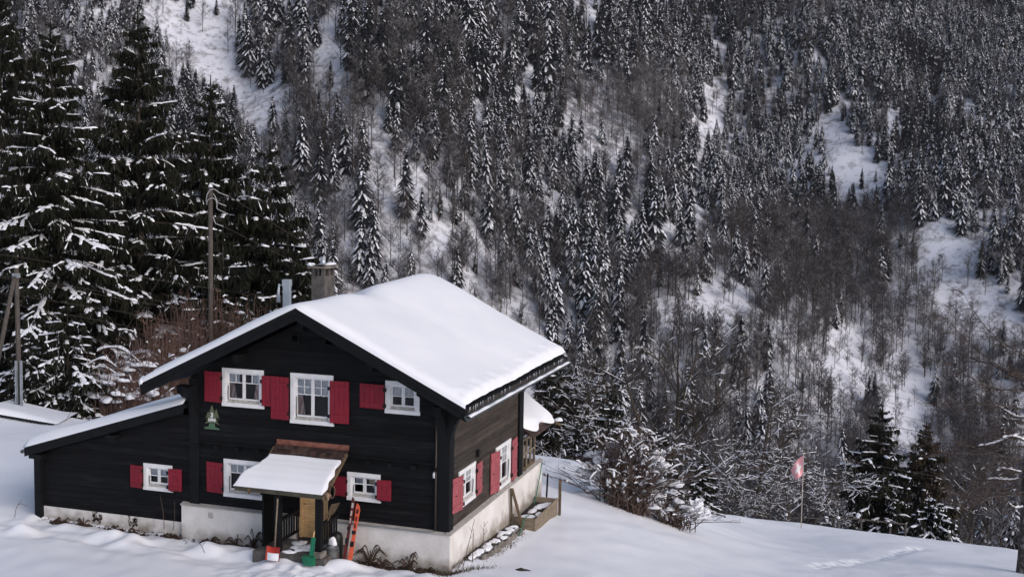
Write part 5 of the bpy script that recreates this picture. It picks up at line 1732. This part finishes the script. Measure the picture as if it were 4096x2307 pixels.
def far_bare(H, seed, frost=0.5, n1=24, n2=6, n3=6):
    rnd = random.Random(seed); b = MB()
    mi = 0
    b.tube([(0, 0, 0), (rnd.gauss(0, .1), rnd.gauss(0, .1), H*.5), (rnd.gauss(0, .3), rnd.gauss(0, .3), H*.92)], [.13, .09, .02], 4, 2, cap=False)
    for i in range(n1):
        z = H*rnd.uniform(.16, .92); a = rnd.uniform(0, 6.28); L = H*.42*rnd.uniform(.5, 1)*(1.2-z/H)
        d = np.array([math.cos(a), math.sin(a), rnd.uniform(.5, 1.3)]); d /= np.linalg.norm(d)
        p = np.array([0, 0, z]); q = p+d*L
        b.tube([p, q], [.05, .02], 3, 2, cap=False)
        for j in range(n2):
            c = p+(q-p)*rnd.uniform(.25, 1); e = c+np.array([rnd.gauss(0, .5), rnd.gauss(0, .5), rnd.uniform(.0, .9)])*L*.5
            w = np.array([rnd.gauss(0, 1), rnd.gauss(0, 1), 0]); w /= np.linalg.norm(w)
            m_ = 1 if rnd.random() < frost else 0
            b.add([c-w*.05, c+w*.05, e], [(0, 1, 2)], m_)
            for k in range(n3):
                c2 = c+(e-c)*rnd.uniform(.2, 1); e2 = c2+np.array([rnd.gauss(0, .5), rnd.gauss(0, .5), rnd.uniform(-.1, .7)])*L*.32
                b.add([c2-w*.045, c2+w*.045, e2], [(0, 1, 2)], 1 if rnd.random() < frost else 0)
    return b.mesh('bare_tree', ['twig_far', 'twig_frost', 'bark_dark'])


FS = [far_spruce(17, 3.7, 301, .9), far_spruce(19, 3.6, 302, .9, 17), far_spruce(15, 3.7, 303, .95, 13), far_spruce(18, 3.2, 304, .6, 16), far_spruce(13, 3.1, 305, .95, 12), far_spruce(20, 4.1, 306, .75, 17), far_spruce(18, 3.4, 307, .22, 16), far_spruce(15, 3.2, 308, .3, 14)]
FB = [far_bare(13, 401, .2), far_bare(15, 402, .35), far_bare(12, 403, .1), far_bare(14, 404, .8), far_bare(11, 405, .9)]

# zones of the mountain side, outlined on the photograph and dropped onto the terrain: (polygon, spruce density, bare density, frosted share, spruce size)
CLEAR = [[(625, 0), (705, 20), (800, 150), (850, 130), (940, 150), (1000, 330), (1100, 480), (1065, 550), (970, 450), (870, 345), (800, 275), (700, 130)],
         [(1275, 130), (1400, 90), (1420, 240), (1330, 350), (1280, 300)], [(1845, 415), (1930, 400), (1935, 540), (1860, 520)],
         [(2840, 330), (2920, 310), (2880, 450), (2870, 570), (2810, 700), (2790, 830), (2750, 1000), (2700, 1000), (2760, 780), (2790, 600)],
         [(3250, 470), (3380, 440), (3400, 560), (3450, 650), (3570, 680), (3540, 750), (3420, 770), (3320, 640)],
         [(3640, 830), (3720, 880), (3900, 960), (3970, 1100), (4096, 1190), (4096, 1340), (3900, 1240), (3780, 1050), (3670, 960)],
         [(2720, 1180), (2880, 1140), (3010, 1090), (3040, 1180), (2900, 1230), (2820, 1260)], [(3330, 1330), (3450, 1290), (3490, 1480), (3420, 1570), (3320, 1480)],
         [(3550, 1480), (3700, 1430), (3730, 1700), (3600, 1850), (3530, 1700)], [(1500, 560), (1620, 560), (1640, 760), (1520, 760)], [(2280, 0), (2370, 0), (2400, 80), (2320, 90)], [(1620, 300), (1660, 290), (1650, 420), (1600, 420)],
         [(1080, 330), (1190, 330), (1180, 470), (1080, 480)]]
ZONES = [([(1000, 300), (1560, 380), (1720, 760), (1640, 1100), (1250, 1150), (1060, 560)], .20, .55, .5, 1.2),
         ([(850, 0), (1500, 0), (1560, 380), (1000, 330), (900, 180)], .50, .50, .5, 1.3),
         ([(1500, 0), (2760, 0), (2740, 420), (1560, 400)], .85, .35, .45, 1.25),
         ([(2250, 330), (2850, 330), (2800, 760), (2250, 700)], .16, 1.0, .75, 1.0),
         ([(1560, 380), (2260, 380), (2300, 700), (2780, 760), (2780, 1350), (2100, 1350), (1650, 1100), (1700, 760)], .78, .75, .25, 1.1),
         ([(2700, 950), (3560, 850), (3780, 1050), (4096, 1250), (4096, 2200), (2500, 2200), (2500, 1300)], .20, 1.6, .05, .95),
         ([(2760, 0), (4096, 0), (4096, 900), (3700, 880), (3500, 850), (2700, 950)], 1.15, .3, .3, 1.0)]


def inside(poly, u, v):
    P = np.array(poly, float); c = np.zeros(u.shape, bool); j = len(P)-1
    for i in range(len(P)):
        c ^= ((P[i, 1] > v) != (P[j, 1] > v)) & (u < (P[j, 0]-P[i, 0])*(v-P[i, 1])/(P[j, 1]-P[i, 1]+1e-9)+P[i, 0])
        j = i
    return c


rg = np.random.default_rng(21)
NC = 120000
tt = rg.uniform(-.56, .56, NC); Fq = np.sqrt(rg.uniform(66**2, 1120**2, NC)); Rq = Fq*tt
xq, yq = XY(Fq, Rq); zq = ground(xq, yq, False)
uq, vq, dq = project(np.stack([xq, yq, zq], 1))
ps, pb, pf, sz = np.full(NC, .7), np.full(NC, .4), np.full(NC, .3), np.full(NC, 1.0)
for poly, a, b_, f_, s_ in ZONES:
    k = inside(poly, uq, vq); ps[k], pb[k], pf[k], sz[k] = a, b_, f_, s_
lu = np.interp(vq, RIDGE[:, 0], RIDGE[:, 1])
left = (uq < lu-10) & (vq < 1300)
ps[left] = 1.7; pb[left] = .9; sz[left] = .78; pf[left] = .25
near_l = left & (uq > lu-120); ps[near_l] = .12; pb[near_l] = 1.3; pf[near_l] = .35; sz[near_l] = .7
below = (Fq < 300)                              # woods on the slope that drops away beyond the shoulder
ps[below] = .34; pb[below] = 1.9; pf[below] = .02; sz[below] = .72
clump = vnoise(xq/38., yq/38., 51); clump2 = vnoise(xq/55., yq/55., 52)
ps = ps*np.clip(.05+2.0*clump, .1, 1.9); pb = pb*np.clip(.3+1.4*clump2, 0, 1.6)
hs_ = 15.8*sz*rg.uniform(.38, 1.4, NC)*(.75+.5*vnoise(xq/60., yq/60., 53))
ht = hs_*FOC/dq
bad = np.zeros(NC, bool)
ju = 90*(vnoise(xq/13., yq/13., 61)-.5); jv = 90*(vnoise(xq/13., yq/13., 62)-.5)
for poly in CLEAR:
    for f in (0, .25, .5, .8):
        bad |= inside(poly, uq+ju, vq-ht*f+jv)
bad &= rg.random(NC) < np.where(inside(CLEAR[0], uq, vq) | inside(CLEAR[4], uq, vq), .94, .82)
roll = rg.random(NC)
dk = vnoise(xq/45., yq/45., 81)*.75+.25*rg.random(NC)
DENS = .205
isS = (~bad) & (roll < ps*DENS) & (Fq > 90)
isB = (~bad) & ~isS & (rg.random(NC) < pb*DENS*1.3)
isB &= (Fq > 97); isS &= Fq > 105; isB &= ~((Fq < 110) & (tt < -.05)); isS &= ~(below & (tt < -.02)); isB &= ~(below & (tt < -.02))
inview = (uq > -60) & (uq < 4160) & (vq > -40) & (vq-ht < 2250) & (vq-ht > -160)
# behind the chalet and behind the near spruces nothing is seen
roofline = np.interp(uq, [0, 565, 1180, 1666, 2255, 2260, 5000], [1650, 1540, 1200, 1085, 1420, 9999, 9999])
hid = (vq-ht > roofline)
ok = inview & ~hid
print('forest', (isS & ok).sum(), (isB & ok).sum())


def forest(mask, srcs, name, label, group, stuff_label, hbase, most, choose, cat='tree'):
    idx = np.nonzero(mask)[0]
    size = ht[idx]
    order = idx[np.argsort(-size)]
    first, rest = order[:most], order[most:]
    objs = {}
    for i in first:
        k = choose(i); me = srcs[k]
        o = bpy.data.objects.new(name, me); COL.objects.link(o)
        s = hs_[i]/hbase
        o.location = (xq[i], yq[i], zq[i]-.4); o.rotation_euler = (rg.normal(0, .02), rg.normal(0, .02), rg.uniform(0, 6.28)); o.scale = (s*rg.uniform(.85, 1.15),)*2+(s,)
        tag(o, label, cat, group); objs[k] = o
    if not len(rest): return
    me = bpy.data.meshes.new(name+'_wood')
    co = np.stack([xq[rest], yq[rest], zq[rest]-.4], 1)
    me.from_pydata(co.tolist(), [], [])
    a = me.attributes.new('size', 'FLOAT', 'POINT'); a.data.foreach_set('value', (hs_[rest]/hbase).astype(np.float32))
    a = me.attributes.new('turn', 'FLOAT', 'POINT'); a.data.foreach_set('value', rg.uniform(0, 6.28, len(rest)).astype(np.float32))
    keys = sorted(objs)
    a = me.attributes.new('which', 'INT', 'POINT'); a.data.foreach_set('value', np.array([keys.index(c) if c in keys else 0 for c in (choose(i) for i in rest)], dtype=np.int32))
    o = bpy.data.objects.new(name+'_wood', me); COL.objects.link(o)
    tag(o, stuff_label, 'wood', None, 'stuff')
    ng = bpy.data.node_groups.new(name+'_wood', 'GeometryNodeTree')
    ng.interface.new_socket('Geometry', in_out='INPUT', socket_type='NodeSocketGeometry'); ng.interface.new_socket('Geometry', in_out='OUTPUT', socket_type='NodeSocketGeometry')
    gi, go = ng.nodes.new('NodeGroupInput'), ng.nodes.new('NodeGroupOutput')
    ip = ng.nodes.new('GeometryNodeInstanceOnPoints'); jn = ng.nodes.new('GeometryNodeJoinGeometry')
    for k in keys[::-1]:
        oi = ng.nodes.new('GeometryNodeObjectInfo'); oi.transform_space = 'ORIGINAL'; oi.inputs['Object'].default_value = objs[k]; oi.inputs['As Instance'].default_value = True
        ng.links.new(oi.outputs['Geometry'], jn.inputs[0])
    def na(n, t):
        q = ng.nodes.new('GeometryNodeInputNamedAttribute'); q.data_type = t; q.inputs['Name'].default_value = n
        return q.outputs['Attribute']
    cx = ng.nodes.new('ShaderNodeCombineXYZ'); ng.links.new(na('turn', 'FLOAT'), cx.inputs[2])
    ng.links.new(gi.outputs[0], ip.inputs['Points']); ng.links.new(jn.outputs[0], ip.inputs['Instance']); ip.inputs['Pick Instance'].default_value = True
    ng.links.new(na('which', 'INT'), ip.inputs['Instance Index']); ng.links.new(cx.outputs[0], ip.inputs['Rotation']); ng.links.new(na('size', 'FLOAT'), ip.inputs['Scale'])
    ng.links.new(ip.outputs[0], go.inputs[0])
    md = o.modifiers.new('wood', 'NODES'); md.node_group = ng


forest(isS & ok, FS, 'spruce_tree', 'snow dusted spruce on the steep wooded slope across the valley', 'spruces on the far mountain side',
       'dense snow dusted spruce forest higher up the far mountain side', 16.0, 300, lambda i: (6+int(i % 2)) if dk[i] > .60 else int(i*7919 % 6))
forest(isB & ok, FB, 'bare_tree', 'leafless grey brown tree on the wooded slope across the valley', 'leafless trees on the far mountain side',
       'leafless woodland of grey brown trees higher up the far mountain side', 13.0, 300, lambda i: (3+int(i % 2)) if ((i*2654435761) % 1000)/1000 < pf[i] else int(i*31 % 3))


# low brushwood and stubble on the open snow of the mountain side: one mass nobody could count
nb_ = 9000
t2 = rg.uniform(-.54, .54, nb_); F2q = np.sqrt(rg.uniform(330**2, 1100**2, nb_)); x2, y2 = XY(F2q, F2q*t2); z2 = ground(x2, y2, False)
u2, v2, d2q = project(np.stack([x2, y2, z2], 1))
k2 = (u2 > -40) & (u2 < 4140) & (v2 > -30) & (v2 < np.interp(u2, [0, 565, 1180, 1666, 2255, 2260, 5000], [1300, 1300, 1200, 1085, 1420, 2200, 2200]))
k2 &= vnoise(x2/30., y2/30., 71) > .36
x2, y2, z2 = x2[k2], y2[k2], z2[k2]
me = bpy.data.meshes.new('brushwood'); me.from_pydata(np.stack([x2, y2, z2-.2], 1).tolist(), [], [])
a = me.attributes.new('size', 'FLOAT', 'POINT'); a.data.foreach_set('value', rg.uniform(.10, .30, len(x2)).astype(np.float32))
a = me.attributes.new('turn', 'FLOAT', 'POINT'); a.data.foreach_set('value', rg.uniform(0, 6.28, len(x2)).astype(np.float32))
a = me.attributes.new('which', 'INT', 'POINT'); a.data.foreach_set('value', rg.integers(0, 5, len(x2)).astype(np.int32))
o = bpy.data.objects.new('brushwood', me); COL.objects.link(o); tag(o, 'low leafless brushwood dotted over the snowy mountain side', 'brushwood', None, 'stuff')
md = o.modifiers.new('wood', 'NODES'); md.node_group = bpy.data.node_groups['bare_tree_wood']

# thin winter air
b = MB(); b.box(-700, 1100, -70, 1450, -190, 760)
hz = b.build('haze', 'snow'); hz.data.materials.clear()
hm = bpy.data.materials.new('haze'); hm.use_nodes = True; nt = hm.node_tree; nt.nodes.clear()
ho = N(nt, 'ShaderNodeOutputMaterial'); hv_ = N(nt, 'ShaderNodeVolumePrincipled')
hv_.inputs['Color'].default_value = (.84, .85, .95, 1); hv_.inputs['Density'].default_value = .00005; hv_.inputs['Anisotropy'].default_value = .0
nt.links.new(hv_.outputs[0], ho.inputs['Volume']); hz.data.materials.append(hm)
tag(hz, 'thin bluish winter haze over the valley', 'haze', None, 'stuff')
